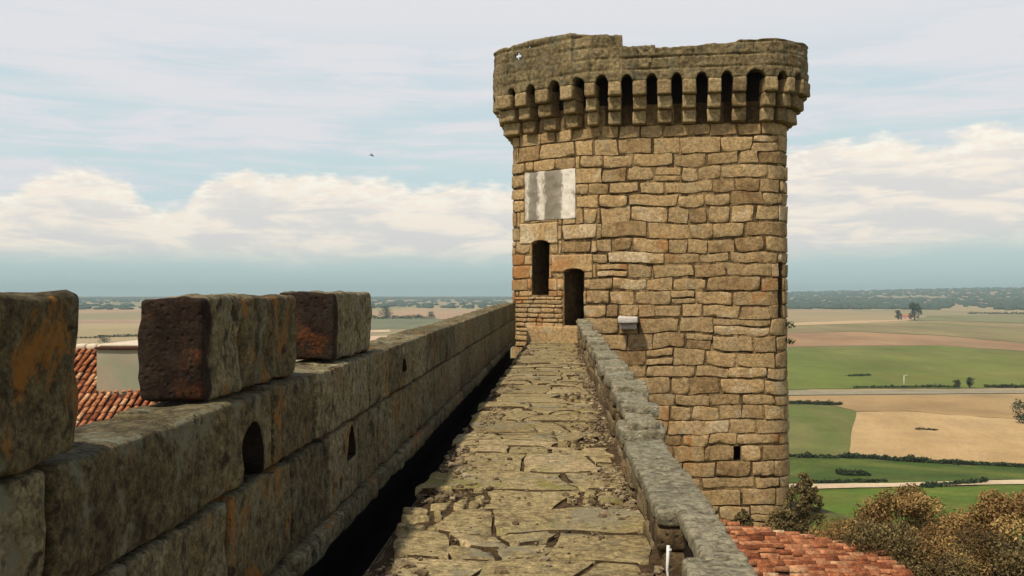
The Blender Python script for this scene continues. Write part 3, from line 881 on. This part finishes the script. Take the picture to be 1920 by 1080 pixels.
# ---- crown
OFFC = .70
UTO = sorted((proj(surf(u, 9.2, OFFC))[0], u) for _, u in UT)
def uo_px(px):
    i = bisect.bisect_left(UTO, (px, 0)); i = max(1, min(len(UTO) - 1, i))
    (x0, u0), (x1, u1) = UTO[i - 1], UTO[i]
    return u0 + (u1 - u0) * max(0, min(1, (px - x0) / max(1e-6, x1 - x0)))
def crown():
    # slots between corbels, by arc length
    sl = [(uo_px(p), w) for p, w in ((926, .3), (958, .36), (995, .42), (1038, .48), (1080, .40), (1128, .42), (1175, .38), (1222, .38), (1269, .36), (1316, .38), (1363, .38), (1416, .56), (1468, .34), (1497, .34))]
    u = sl[-1][0]; first = sl[0][0]
    u += .75
    while u < first + PER - .5:
        sl.append((u, .36)); u += .72
    sl = sorted([(a % PER, w) for a, w in sl])
    zsp, zat = 8.80, 9.06
    def stretch(u): return (surf(u + .02, 9, OFFC) - surf(u - .02, 9, OFFC)).length / .04
    sl = [(a, w / stretch(a)) for a, w in sl]
    n = len(sl)
    for i in range(n):
        a, wa = sl[i]; b_, wb = sl[(i + 1) % n]
        if i == n - 1: b_ += PER
        c0, c1 = a + wa / 2, b_ - wb / 2
        um = (c0 + c1) / 2
        w = (surf(c1, 9, OFFC) - surf(c0, 9, OFFC)).length / 2
        if c1 <= c0 or w < .05: continue
        M = face_matrix(um, 0); mb = MB()
        for q, (z0, z1, pr) in enumerate(((ZC, 7.90, .27), (7.90, 8.35, .5), (8.35, 8.84, .72))):
            jx = ru(-.02, .02)
            mb.block(-w + jx, w + jx, -pr, .1, z0 + .004, z1 - .006, r=.055, cell=.1, amp=.03, t=ru(.2, 1), M=M)
        o = mb.build('corbel', CORBEL, TE)
    # parapet: a ring with arched lower edge and ragged top
    pxu = lambda p: uo_px(p)
    tops = [(UL - 1.2, 10.40), (pxu(930), 10.54), (pxu(1000), 10.66), (pxu(1068), 10.62), (pxu(1110), 10.46), (pxu(1166), 10.40), (pxu(1166.5), 10.02), (pxu(1228), 10.01), (pxu(1229), 9.92),
            (pxu(1300), 9.94), (pxu(1380), 10.02), (pxu(1392), 10.10), (pxu(1420), 10.06), (UR, 10.10), (UR + 2, 10.0), (UR + 5, 9.75), (UL + PER - 6, 9.7), (UL + PER - 1.2, 10.40)]
    def topz(u):
        if u < tops[0][0]: u += PER
        for (a, x), (b_, y) in zip(tops, tops[1:]):
            if a <= u <= b_: return x + (y - x) * (u - a) / max(1e-6, b_ - a)
        return 10.0
    def botz(u):
        for a, w in sl:
            d = abs((u - a + PER / 2) % PER - PER / 2)
            if d < w / 2: return zsp + (zat - zsp) * (w / .4) ** .3 * math.sqrt(max(0, 1 - (d / (w / 2)) ** 2))
        return zsp
    us = [PER * i / 1300 for i in range(1300)]
    for a, w in sl:
        for e in (-w / 2 - .004, -w / 2 + .004, w / 2 - .004, w / 2 + .004): us.append((a + e) % PER)
    for p in (1166, 1166.5, 1228, 1229): us.append(pxu(p))
    us = sorted(us)
    NZ = 36; mb = MB(); idx = []
    for u in us:
        zb, zt = botz(u), topz(u)
        zt += noise.noise(Vector((u * 1.6, 0, 2))) * .05 + noise.noise(Vector((u * 5, 3, 2))) * .035
        row = []
        for j in range(NZ + 1):
            z = zb + (zt - zb) * j / NZ
            # courses of worn stone: shallow horizontal and vertical grooves
            cz = (z - zsp) / .40; fz = abs(cz - round(cz)) * .40
            cu = (u + (.45 if int(cz) % 2 else 0) + noise.noise(Vector((round(cz), u * .3, 0))) * .3) / .95; fu = abs(cu - round(cu)) * .95
            gr = -.075 * max(0, 1 - fz / .05) - .06 * max(0, 1 - fu / .04)
            gr *= .3 + 1.1 * max(0, noise.noise(Vector((u * .9, z * 1.3, 6))) + .3)
            o = OFFC + gr + noise.noise(Vector((u * 1.7, z * 1.7, 0))) * .05 + noise.noise(Vector((u * 6, z * 6, 0))) * .028
            if j == NZ: o -= .06
            row.append(len(mb.v)); mb.v.append(surf(u, z, o))
        for j in (NZ, NZ - 14, 0):
            z = zb + (zt - zb) * j / NZ
            row.append(len(mb.v)); mb.v.append(surf(u, z, OFFC - .45 + noise.noise(Vector((u * 3, z * 3, 9))) * .03))
        idx.append(row)
    n = len(us); L = len(idx[0])
    for i in range(n):
        r0, r1 = idx[i], idx[(i + 1) % n]
        ub = us[i]
        for j in range(L):
            k = (j + 1) % L
            mb.face([r0[j], r1[j], r1[k], r0[k]], .5 + .35 * noise.noise(Vector((round(ub / .95) * 3.3, round(j / 9) * 2.7, 0))), .5)
    # crosslet loophole through the parapet, and the plug of the big slot
    uc, zc = uz(972, 101)
    uc = min(UT, key=lambda q: abs(proj(surf(q[1], 10.05, OFFC))[0] - 971))[1]
    lo, hi = 8, 12
    for _ in range(30):
        mm = (lo + hi) / 2
        if proj(surf(uc, mm, OFFC))[1] > 105: lo = mm
        else: hi = mm
    Mc = face_matrix(uc, 0); cu = MB()
    for (a, b_, c, d) in ((-.05, .05, lo - .13, lo + .13), (-.14, .14, lo - .05, lo + .05)):
        cu.box(a, b_, -OFFC - .4, -OFFC + .12, c, d)
    cu.box(-.6, .5, -OFFC + .1, .4, lo - .2, lo + .5)
    cu.v = [tuple(Mc @ Vector(v)) for v in cu.v]
    mb = cut(mb, cu)
    o = mb.build('parapet', CROWN, TE)
    # unseen slab added over the crown slots to keep daylight out
    sb = MB()
    ring0 = [surf(PER * i / 160, 9.12, .3) for i in range(160)]
    sb.add(ring0, [tuple(range(160))]); sb.add([p + Vector((0, 0, .12)) for p in ring0], [tuple(range(160))])
    sb.build('slot_cover', MORTAR, TE, smooth=False)
crown()

# ================================================================== WALKWAY AND PARAPETS
YE = 34.2
def walkway():
    mb = MB()
    def sf(u, v, o):
        k = noise.noise(Vector((u * 1.1, v * .9, 3))) * .16 + noise.noise(Vector((u * 3.4, v * 2.5, 6))) * .06
        return Vector((u + noise.noise(Vector((u * 1.5, v * 1.8, 9))) * .11, v + k, o + noise.noise(Vector((u * .9, v * .5, 1))) * .03))
    v = -3.0
    while v < YE:
        d = random.choice([.4, .55, .7, .85, 1.0, .62])
        u = -1.16 + ru(-.08, .16); end = .58 + ru(-.16, .05); sl0 = 0
        while u < end - .06:
            w = ru(.3, .7) if R() < .5 else ru(.7, 1.4)
            w = min(w, end - u)
            if end - u - w < .18: w = end - u
            sl1 = ru(-.12, .12) if u + w < end - .01 and w > .3 else 0
            edge = (u < -.95 or u + w > .38)
            if edge and R() < .5 and w < .62:
                q = u
                while q < u + w - .05:
                    ww = min(ru(.1, .25), u + w - q); y0 = v
                    while y0 < v + d - .06:
                        hh = min(ru(.08, .2), v + d - y0)
                        if R() < .75: patch(mb, sf, q, q + ww, y0, y0 + hh, gap=.025, r=.02, cell=.05, amp=.018, jit=.05, face=ru(-.03, .01), depth=.08, rcm=(1, 4))
                        y0 += hh
                    q += ww
            else:
                vs = [v, v + d]
                if R() < .4 and d > .5: vs.insert(1, v + d * ru(.3, .7))
                us_ = [u, u + w]
                if R() < .12 and w > .7: us_.insert(1, u + w * ru(.3, .7))
                for va, vb in zip(vs, vs[1:]):
                    for ua, ub in zip(us_, us_[1:]):
                        patch(mb, sf, ua, ub, va, vb - (0 if R() < .75 else ru(.01, .03)), gap=ru(.005, .014), r=ru(.005, .010), cell=.07 if v < 10 else .12, amp=.011, jit=.022, rough=.3,
                              face=ru(-.012, .010), depth=.06, t=max(0, min(1, random.gauss(.5, .25))), rcm=(1, 7), slant=(sl0, sl1), edge=3)
            u += w; sl0 = sl1
        v += d
    # dirt bed
    n = 300; nx = 14; b0 = len(mb.v)
    for i in range(n + 1):
        for j in range(nx + 1):
            y = -3 + (YE + 3) * i / n; x = -1.2 + 1.9 * j / nx
            e = max(0, (-.98 - x)) * .9 + max(0, x - .5) * -.4
            mb.v.append((x, y, -.028 - e * .35 + noise.noise(Vector((x * .9, y * .5, 1))) * .03 + noise.noise(Vector((x * 5, y * 5, 1))) * .014))
    for i in range(n):
        for j in range(nx):
            a = b0 + i * (nx + 1) + j
            mb.face([a, a + 1, a + nx + 2, a + nx + 1], .5 + .4 * noise.noise(Vector((i * .3, j * .6, 2))), .5, 1)
    # gully added to turn the strip by the wall black: bed side and floor
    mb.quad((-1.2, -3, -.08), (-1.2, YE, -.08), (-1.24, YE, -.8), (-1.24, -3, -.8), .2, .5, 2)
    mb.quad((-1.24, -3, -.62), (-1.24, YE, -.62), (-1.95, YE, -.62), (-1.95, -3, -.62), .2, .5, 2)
    o = mb.build('walkway', [FLAG, DIRT, SOIL_SHADE, JOINT]); tag(o, kind='structure')
    # loose rubble and gravel
    gb = MB()
    ico = bmesh.new(); bmesh.ops.create_icosphere(ico, subdivisions=1, radius=1.0)
    iv = [v_.co.copy() for v_ in ico.verts]; fi = [[v_.index for v_ in f.verts] for f in ico.faces]; ico.free()
    for q in range(9000):
        y = 3.5 + 27 * R() ** 1.7
        side = R()
        if side < .46: x = -1.2 + abs(random.gauss(0, .22))
        elif side < .92: x = .60 - abs(random.gauss(0, .2))
        else: x = ru(-1.1, .5)
        dens = noise.noise(Vector((x * 1.1, y * .5, 7)))
        if dens < -.12: continue
        s = ru(.006, .016) if R() < .86 else ru(.016, .04)
        z = -.004 - max(0, (-.98 - x)) * .3 + s * .25 + noise.noise(Vector((x * .9, y * .5, 1))) * .03
        rot = Matrix.Rotation(R() * 6.28, 3, 'Z') @ Matrix.Rotation(ru(-.5, .5), 3, 'X')
        sc = Vector((ru(.7, 1.5), ru(.7, 1.3), ru(.4, .8))) * s
        gb.add([Vector((x, y, z)) + rot @ Vector((p.x * sc.x * ru(.8, 1.2), p.y * sc.y * ru(.8, 1.2), p.z * sc.z)) for p in iv], fi, R() ** 1.2, R())
    o = gb.build('gravel', PEBBLE, smooth=False); tag(o, 'loose gravel and stone chips along the walkway edges', 'gravel', kind='stuff')
walkway()

def left_parapet():
    e = empty('parapet_wall', (-1.8, 15, 0), 'long lichen covered grey stone parapet with three merlons on the left of the walkway', 'parapet')
    XI, XO = -1.6, -2.02
    top = lambda y: 1.12 + max(0, y - 4) * .0085
    mid = lambda y: .67 + max(0, y - 4) * .0045
    jt = [-3, -1.6, -.1, 1.35, 2.94, 4.2, 5.32, 6.2, 7.02, 7.98, 8.9, 9.7, 10.5, 11.4, 12.4, 13.4, 14.4, 16, 17.9, 19.6, 21.4, 23, 24.9, 26.6, 28.4, 30.2, 32, 34.0]
    jb = [-3, -1.4, .2, 1.9, 3.5, 4.55, 5.62, 6.55, 7.55, 8.4, 9.3, 10.3, 11.2, 12.1, 13.0, 13.9, 15.3, 17, 18.7, 20.3, 22.2, 24, 25.7, 27.5, 29.3, 31, 32.6, 34.0]
    mb = MB()
    cu = MB()
    def arch_cut(y0, y1, z0, z1):
        ym = (y0 + y1) / 2; hw = (y1 - y0) / 2; zs = z1 - hw * 1.1
        pts = [(y0, z0), (y1, z0)] + [(ym + hw * math.cos(math.pi * i / 10), zs + hw * 1.1 * math.sin(math.pi * i / 10)) for i in range(11)]
        N = len(pts); V = [(XI + .3, a, b_) for a, b_ in pts] + [(XO + .03, a, b_) for a, b_ in pts]
        cu.add(V, [tuple(range(N - 1, -1, -1)), tuple(range(N, 2 * N))] + [(i, (i + 1) % N, (i + 1) % N + N, i + N) for i in range(N)])
    holes = [(4.80, 5.12, .68, .985), (7.12, 7.42, .40, .655), (9.58, 9.82, .86, 1.0)]
    for h in holes: arch_cut(*h)
    def course(js, zf0, zf1, hole_band):
        for a, b_ in zip(js, js[1:]):
            ym = (a + b_) / 2
            one = MB()
            one.block(XO + ru(-.01, .01), XI + ru(-.008, .012), a + .017, b_ - .017, zf0(ym) + .012, zf1(ym) - .012, r=.022, cell=.055 if b_ < 13 else .2, amp=.020, freq=4.5,
                      t=max(0, min(1, random.gauss(.5, .25))))
            if any(b_ > h[0] and a < h[1] and zf1(ym) > h[2] and zf0(ym) < h[3] for h in holes): one = cut(one, cu)
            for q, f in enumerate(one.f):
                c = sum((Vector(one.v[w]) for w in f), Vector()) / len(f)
                if c.x < XI - .03 and any(h[0] - .004 < c.y < h[1] + .004 and h[2] - .004 < c.z < h[3] + .004 for h in holes) and c.x > XO + .02: one.m[q] = 1  # inside of the loopholes painted near black to stand for shade
            merge(mb, one)
    course(jt, mid, top, None); course(jb, lambda y: .11, mid, None)
    # plinth strip, slightly proud
    jp = [-3 + 1.23 * i for i in range(31)]
    for a, b_ in zip(jp, jp[1:]):
        mb.block(XO, XI + .05 + ru(-.015, .02), a + .006, b_ - .006, -.06, .105, r=.04, cell=.12 if b_ < 13 else .3, amp=.022)
    core = MB()
    ys = sorted([-3] + [v for h in holes for v in (h[0] - .05, h[1] + .05)] + [34.0])
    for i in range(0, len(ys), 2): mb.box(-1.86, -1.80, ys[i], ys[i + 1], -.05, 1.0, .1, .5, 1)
    mb.build('wall', [LICHEN, SOIL_SHADE], e)
    # wall below the walk
    bb = MB(); bb.box(-2.0, -1.78, -3, YE, -9, -.06, .2, .5, 1); bb.box(-1.78, .9, -3, YE, -9, -.83, .4, .5); bb.box(-1.22, .9, -3, YE, -.83, -.09, .4, .5)
    bb.build('wall_base', [RUBBLE, SOIL_SHADE], e, smooth=False)
    # merlons
    for (y0, y1, x0, x1, z1, jo, lab) in ((1.35, 3.10, -2.05, -1.585, 1.645, 2.2, None), (4.50, 6.10, -2.03, -1.70, 1.648, 5.05, 'merlon with a dark reddish near end'),
                                       (7.05, 8.45, -2.10, -1.68, 1.672, None, 'merlon with a rusty orange near end')):
        m = MB(); zb = top((y0 + y1) / 2) - .005
        parts = [(y0, y1)] if jo is None else [(y0, jo - .006), (jo + .006, y1)]
        for a, b_ in parts:
            m.block(x0, x1, a, b_, zb + .012, z1 + ru(-.012, .006), r=.032, cell=.04, amp=.026, freq=4.5)
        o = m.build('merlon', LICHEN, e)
        # dark red tone on the end that faces back along the walk
        a_ = o.data.attributes.new('end_tone', 'FLOAT', 'POINT')
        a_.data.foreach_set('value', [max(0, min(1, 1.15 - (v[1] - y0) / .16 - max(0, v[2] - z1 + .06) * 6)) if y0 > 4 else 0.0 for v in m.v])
        if lab: o['label'] = lab
left_parapet()

def right_parapet():
    e = empty('low_parapet', (.75, 15, 0), 'low broken stone parapet with grey capstones on the right of the walkway', 'parapet')
    mb = MB()
    # body: rough rubble courses
    def hz(y):
        if y < 8.6: return .26
        if y < 9.4: return .30
        return .46 + .05 * noise.noise(Vector((y * .5, 0, 0))) + .008 * (y - 9)
    y = -3.0
    while y < YE - .3:
        w = ru(.3, .75)
        for q in (4.75, 5.8):
            if y < q - .02 < y + w + .12: w = q - y
        z = -.12
        gap_here = 4.75 < y + w / 2 < 5.8
        while z < hz(y) - .02:
            h = min(ru(.12, .22), hz(y) - z)
            if hz(y) - z - h < .06: h = hz(y) - z
            if not (gap_here):
                mb.block(.60 + ru(-.035, .03), .90, y + .01, y + w - .01, z + .006, z + h - .006, r=.03, cell=.07 if y < 14 else .2, amp=.025)
            else:
                mb.block(.78 + ru(-.02, .02), .90, y + .01, y + w - .01, z + .006, z + h - .006, r=.045, cell=.09, amp=.03, t=.05)
            z += h
        y += w
    mb.box(.74, .86, -3, YE, -.1, .24, .1, .5, 1)
    mb.build('wall', [RUBBLE, SOIL_SHADE], e)
    cb = MB()
    y = -3.0
    while y < YE - .3:
        w = [q for q in (-1.2, .6, 2.4, 4.75, 5.8, 7.2, 8.61) if q > y + .05][0] - y if y < 8.5 else ru(.35, .9)
        z0 = hz(y + w / 2)
        h = .10 if y < 8.6 else ru(.08, .16)
        x0 = .575 + ru(-.02, .03)
        if 4.8 < y + w / 2 < 5.7: x0 = .70
        if y < 8.6:
            cb.block(x0, .93 + ru(-.02, .02), y + .002, y + w - .002, z0, z0 + h, r=.022, cell=.045, amp=.016, freq=7, t=ru(.4, .7))
        else:
            tilt = Matrix.Translation((.75, y + w / 2, z0)) @ Matrix.Rotation(ru(-.03, .03), 4, 'Y') @ Matrix.Rotation(ru(-.03, .03), 4, 'X') @ Matrix.Rotation(ru(-.04, .04), 4, 'Z') @ Matrix.Translation((-.75, -y - w / 2, -z0))
            cb.block(x0 + ru(-.03, .04), .93 + ru(-.05, .05), y + .02, y + w - .02, z0, z0 + h, r=.02, cell=.06 if y < 14 else .12, amp=.028, freq=5, t=ru(.3, 1), M=tilt)
        y += w
    o = cb.build('capstone', CAPST, e)
right_parapet()
# loose flat stones stacked where the coping is broken
for i, (y, z, w, lab) in enumerate(((8.70, .41, .32, 'larger flat stone lying on the broken step of the right parapet'), (9.06, .41, .28, 'smaller flat stone behind the larger one on the broken right parapet'))):
    mb = MB(); mb.block(.61, .89, y, y + w, z, z + .09, r=.03, cell=.06, amp=.03, t=.8)
    o = mb.build('loose_stone', CAPST); tag(o, lab, 'stone')
# small white stake in the hollow of the right parapet
def stake():
    P = at_y(1248, 1070, 5.15)
    mb = MB(); b = Vector((.597, 5.4, 0))
    mb.tube([(b.x, b.y, -.05), (b.x + .004, b.y, .05), (b.x - .003, b.y, .12), (b.x + .003, b.y, .25)], .006, .010, 6); mb.box(b.x - .004, b.x + .02, b.y - .007, b.y + .005, .215, .232)
    o = mb.build('stake', WHITE); tag(o, 'short white stake standing in the dark hollow of the right parapet', 'stake')
stake()
mb = MB(); P = at_z(953, 637, .02); mb.block(P.x - .11, P.x + .11, P.y - .1, P.y + .1, -.1, .12, r=.06, cell=.05, amp=.03, t=1)
o = mb.build('loose_stone', PALE); tag(o, 'small white stone at the far end of the dark strip by the tower', 'stone')

# ================================================================== HOUSES
def tiles(mb, O, U, D, nu, nv, su, sv, r=.11, jit=.015):
    """rows of half-round clay tiles; U across the columns, D down the slope"""
    N = U.cross(D).normalized()
    if N.z < 0: N = -N
    U = U.normalized(); D = D.normalized()
    for i in range(nu):
        sag = noise.noise(Vector((i * .11, 0, 3))) * .05
        for j in range(nv):
            if R() < .035: continue
            c = O + U * (i * su + ru(-jit, jit)) + D * (j * sv + ru(-jit, jit) * 2) + N * (sag + noise.noise(Vector((i * .13, j * .3, 5))) * .05 + ru(0, .055))
            L = sv * 1.18; tilt = .045; yaw = ru(-.06, .06)
            V = []
            for q, (s0, lift, rr) in enumerate(((0, 0, r * .85), (L, tilt, r * 1.05))):
                for a in range(7):
                    an = math.pi * a / 6
                    V.append(c + D * s0 + U * (math.cos(an) * rr + yaw * s0) + N * (math.sin(an) * rr * .85 + lift))
                # thickness lip at the lower end
            lip = [p - N * .03 * (1 if 0 < a < 6 else .3) for a, p in enumerate(V[7:])]
            V += lip
            Fc = [(a, a + 1, a + 8, a + 7) for a in range(6)] + [(a + 7, a + 8, a + 15, a + 14) for a in range(6)]
            mb.add(V, Fc, max(0, min(1, random.gauss(.48, .25))), R())
def right_house():
    e = empty('house', (4.2, 13, -6.2), 'house below the right parapet with a shallow red barrel tile roof', 'house')
    x0, z0, x1, z1 = 1.0, -3.62, 7.8, -4.60
    y0, y1 = 1.5, 24.2
    D = Vector((x1 - x0, 0, z1 - z0))
    mb = MB(); tiles(mb, Vector((x0, y0 + .15, z0)), Vector((0, 1, 0)), D, int((y1 - y0) / .30), int(D.length / .37), .30, .37, r=.098, jit=.03)
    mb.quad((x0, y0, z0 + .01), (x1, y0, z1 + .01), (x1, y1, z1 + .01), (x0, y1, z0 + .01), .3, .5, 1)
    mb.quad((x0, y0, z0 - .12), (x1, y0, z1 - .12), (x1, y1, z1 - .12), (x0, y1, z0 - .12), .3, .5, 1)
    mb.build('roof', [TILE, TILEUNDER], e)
    w = MB(); w.box(1.0, 7.4, y0 + .3, y1 - .3, -8.5, -4.75)
    w.build('wall', TOWER, e, smooth=False)
right_house()
def left_houses():
    # lean-to roof seen through the gap between the merlons
    yr, zr, y0 = 38.0, -.55, 31.0
    sl = .66
    e = empty('house', (-17, 36, -6.6), 'low house with steep red barrel tile roof seen through the battlement gap', 'house')
    D = Vector((0, y0 - yr, -(yr - y0) * sl))
    xa = -25.0; xb = -11.5
    mb = MB(); tiles(mb, Vector((xa + .1, yr, zr)), Vector((1, 0, 0)), D, int((xb - xa) / .27), int(D.length / .4), .27, .4, r=.088)
    z1 = zr - (yr - y0) * sl
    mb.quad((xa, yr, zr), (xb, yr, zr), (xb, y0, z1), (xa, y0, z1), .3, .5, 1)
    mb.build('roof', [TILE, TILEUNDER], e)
    w = MB(); w.box(xa + .3, xb - .3, y0 + .4, yr + .1, -8.5, z1 - .05); w.box(xa + .1, xb - .1, yr - .1, yr + .3, -8.5, zr - .1)
    w.build('wall', PLASTER, e, smooth=False)
    r = MB()
    q = xa
    while q < -17.3:
        r.block(q, q + .44, yr - .16, yr + .34, zr - .05, zr + .2, r=.1, cell=.12, amp=.02); q += .45
    r.build('ridge', WHITETRIM, e)
    # plain rendered block rising out of that roof
    P0 = at_y(181, 655, 35.6); z_t = at_y(220, 655, 35.6).z
    xL = P0.x; xR = xL + 3.6
    e2 = empty('house', (xL + 1.8, 37.5, -6.6), 'plain grey green rendered block standing behind the red tile roof', 'house')
    w = MB(); w.block(xL, xR, 35.6, 39.5, -8.5, z_t, r=.02, cell=.5, amp=.01)
    w.build('wall', PLASTER, e2)
    c = MB(); c.block(xL - .05, xR + .05, 35.5, 39.6, z_t + .002, z_t + .09, r=.03, cell=.3, amp=.01, m=0, t=.2)
    c.build('eave', TILEUNDER, e2)
    c = MB(); c.block(xL + .1, xR, 35.62, 39.5, z_t + .092, z_t + .2, r=.04, cell=.3, amp=.02)
    c.build('roof', WHITETRIM, e2)
left_houses()

# ================================================================== SHRUBS
def shrub(px, py_top, Y, w, label, lm, n=5000, leaf=.07, name='shrub', group='shrubs round the red roof and tower foot', flat=1.0, twigs=40):
    P = at_y(px, py_top, Y); gz = ground_z(P.x, P.y); h = P.z - gz
    e = empty(name, (P.x, P.y, gz), label, 'shrub', group)
    cr = MB(); st = MB()
    k = 80
    for q in range(k):
        a = R() * 6.28; rr = w * (R() ** .5) * .92
        dome = max(.06, 1 - (rr / w) ** 2) ** .6
        zz = h * dome * (ru(.84, 1.0) if R() < .62 else ru(.25, .8))
        cl = ru(.14, .24) * w
        leaf_clump(cr, (math.cos(a) * rr, math.sin(a) * rr, zz - cl * .35), cl, n // k, leaf, ru(.2, .8), .28, .8)
    for q in range(twigs):
        a = R() * 6.28; rr = w * R() ** .5; dome = math.sqrt(max(.05, 1 - (rr / w) ** 2))
        end = Vector((math.cos(a) * rr, math.sin(a) * rr, h * dome * ru(.8, .98)))
        mid = Vector((end.x * .4, end.y * .4, end.z * .55)) + Vector((ru(-.1, .1), ru(-.1, .1), 0))
        st.tube([(ru(-.1, .1), ru(-.1, .1), -.2), mid, end], .022, .005, 4)
    o = cr.build('foliage', lm); o.parent = e
    o = st.build('stem', BARK); o.parent = e
    return e
shrub(1606, 978, 27, 1.9, 'low brown shrub nearest the tower at the edge of the red roof', BROWNLEAF, 17100, 0.036)
shrub(1712, 912, 25, 2.0, 'tallest rounded brown shrub beyond the eave of the red roof', BROWNLEAF, 31350, 0.040)
shrub(1655, 968, 23.5, 1.7, 'dark shrub in front of the rounded brown shrub', SCRUBLEAF, 17100, 0.036)
shrub(1800, 962, 23, 2.0, 'olive brown shrub filling the dip between the two tall shrubs', BROWNLEAF, 19950, 0.036)
shrub(1915, 908, 22, 1.9, 'big brown shrub at the right edge of the picture', BROWNLEAF, 31350, 0.040)
shrub(1865, 985, 18.5, 1.6, 'grey green thorny shrub at the lower right corner', SCRUBLEAF, 22800, 0.032)
shrub(1770, 1030, 19.5, .95, 'small grey green shrub tight against the roof eave', SCRUBLEAF, 9500, 0.032)
shrub(1506, 885, 31.2, .7, 'thin dark bush growing at the right foot of the tower', SCRUBLEAF, 5700, 0.043)
shrub(1470, 955, 30.6, .7, 'low dark bush against the base of the tower', SCRUBLEAF, 4940, 0.043)
shrub(1395, 955, 31.0, .4, 'small weedy bush at the tower foot above the red roof', SCRUBLEAF, 2280, 0.043)

# one bird in the sky
def bird():
    P = at_y(697, 292, 260)
    mb = MB()
    mb.tube([(-.45, 0, 0), (-.2, 0, .02), (.1, 0, .02), (.42, 0, 0)], .06, .05, 6)
    for sg in (-1, 1):
        mb.add([(.2, 0, .05), (-.15, 0, .05), (-.12, sg * .6, .28), (.12, sg * .6, .28), (-.2, sg * 1.2, .16)], [(0, 1, 2, 3), (3, 2, 4)])
    o = mb.build('bird', simple('dark feathers', (.12, .12, .13))); o.location = P; o.rotation_euler = (.3, .2, .5); o.scale = (1.6, 1.6, 1.6)
    tag(o, 'small dark bird gliding in the sky left of the tower', 'bird')
bird()

# ================================================================== HAZE
def haze():
    mb = MB(); mb.box(-17000, 17000, -17000, 17000, GZ - 2, 130)
    m = bpy.data.materials.new('haze'); m.use_nodes = True; k = NT(m.node_tree); k.n.clear()
    o = k.new('ShaderNodeOutputMaterial'); v = k.new('ShaderNodeVolumePrincipled')
    v.inputs['Color'].default_value = (.62, .80, .82, 1); v.inputs['Density'].default_value = 1.2e-4; v.inputs['Anisotropy'].default_value = 0.0
    k.link(v.outputs[0], o.inputs['Volume'])
    ob = mb.build('haze', m, smooth=False); tag(ob, kind='stuff')
haze()
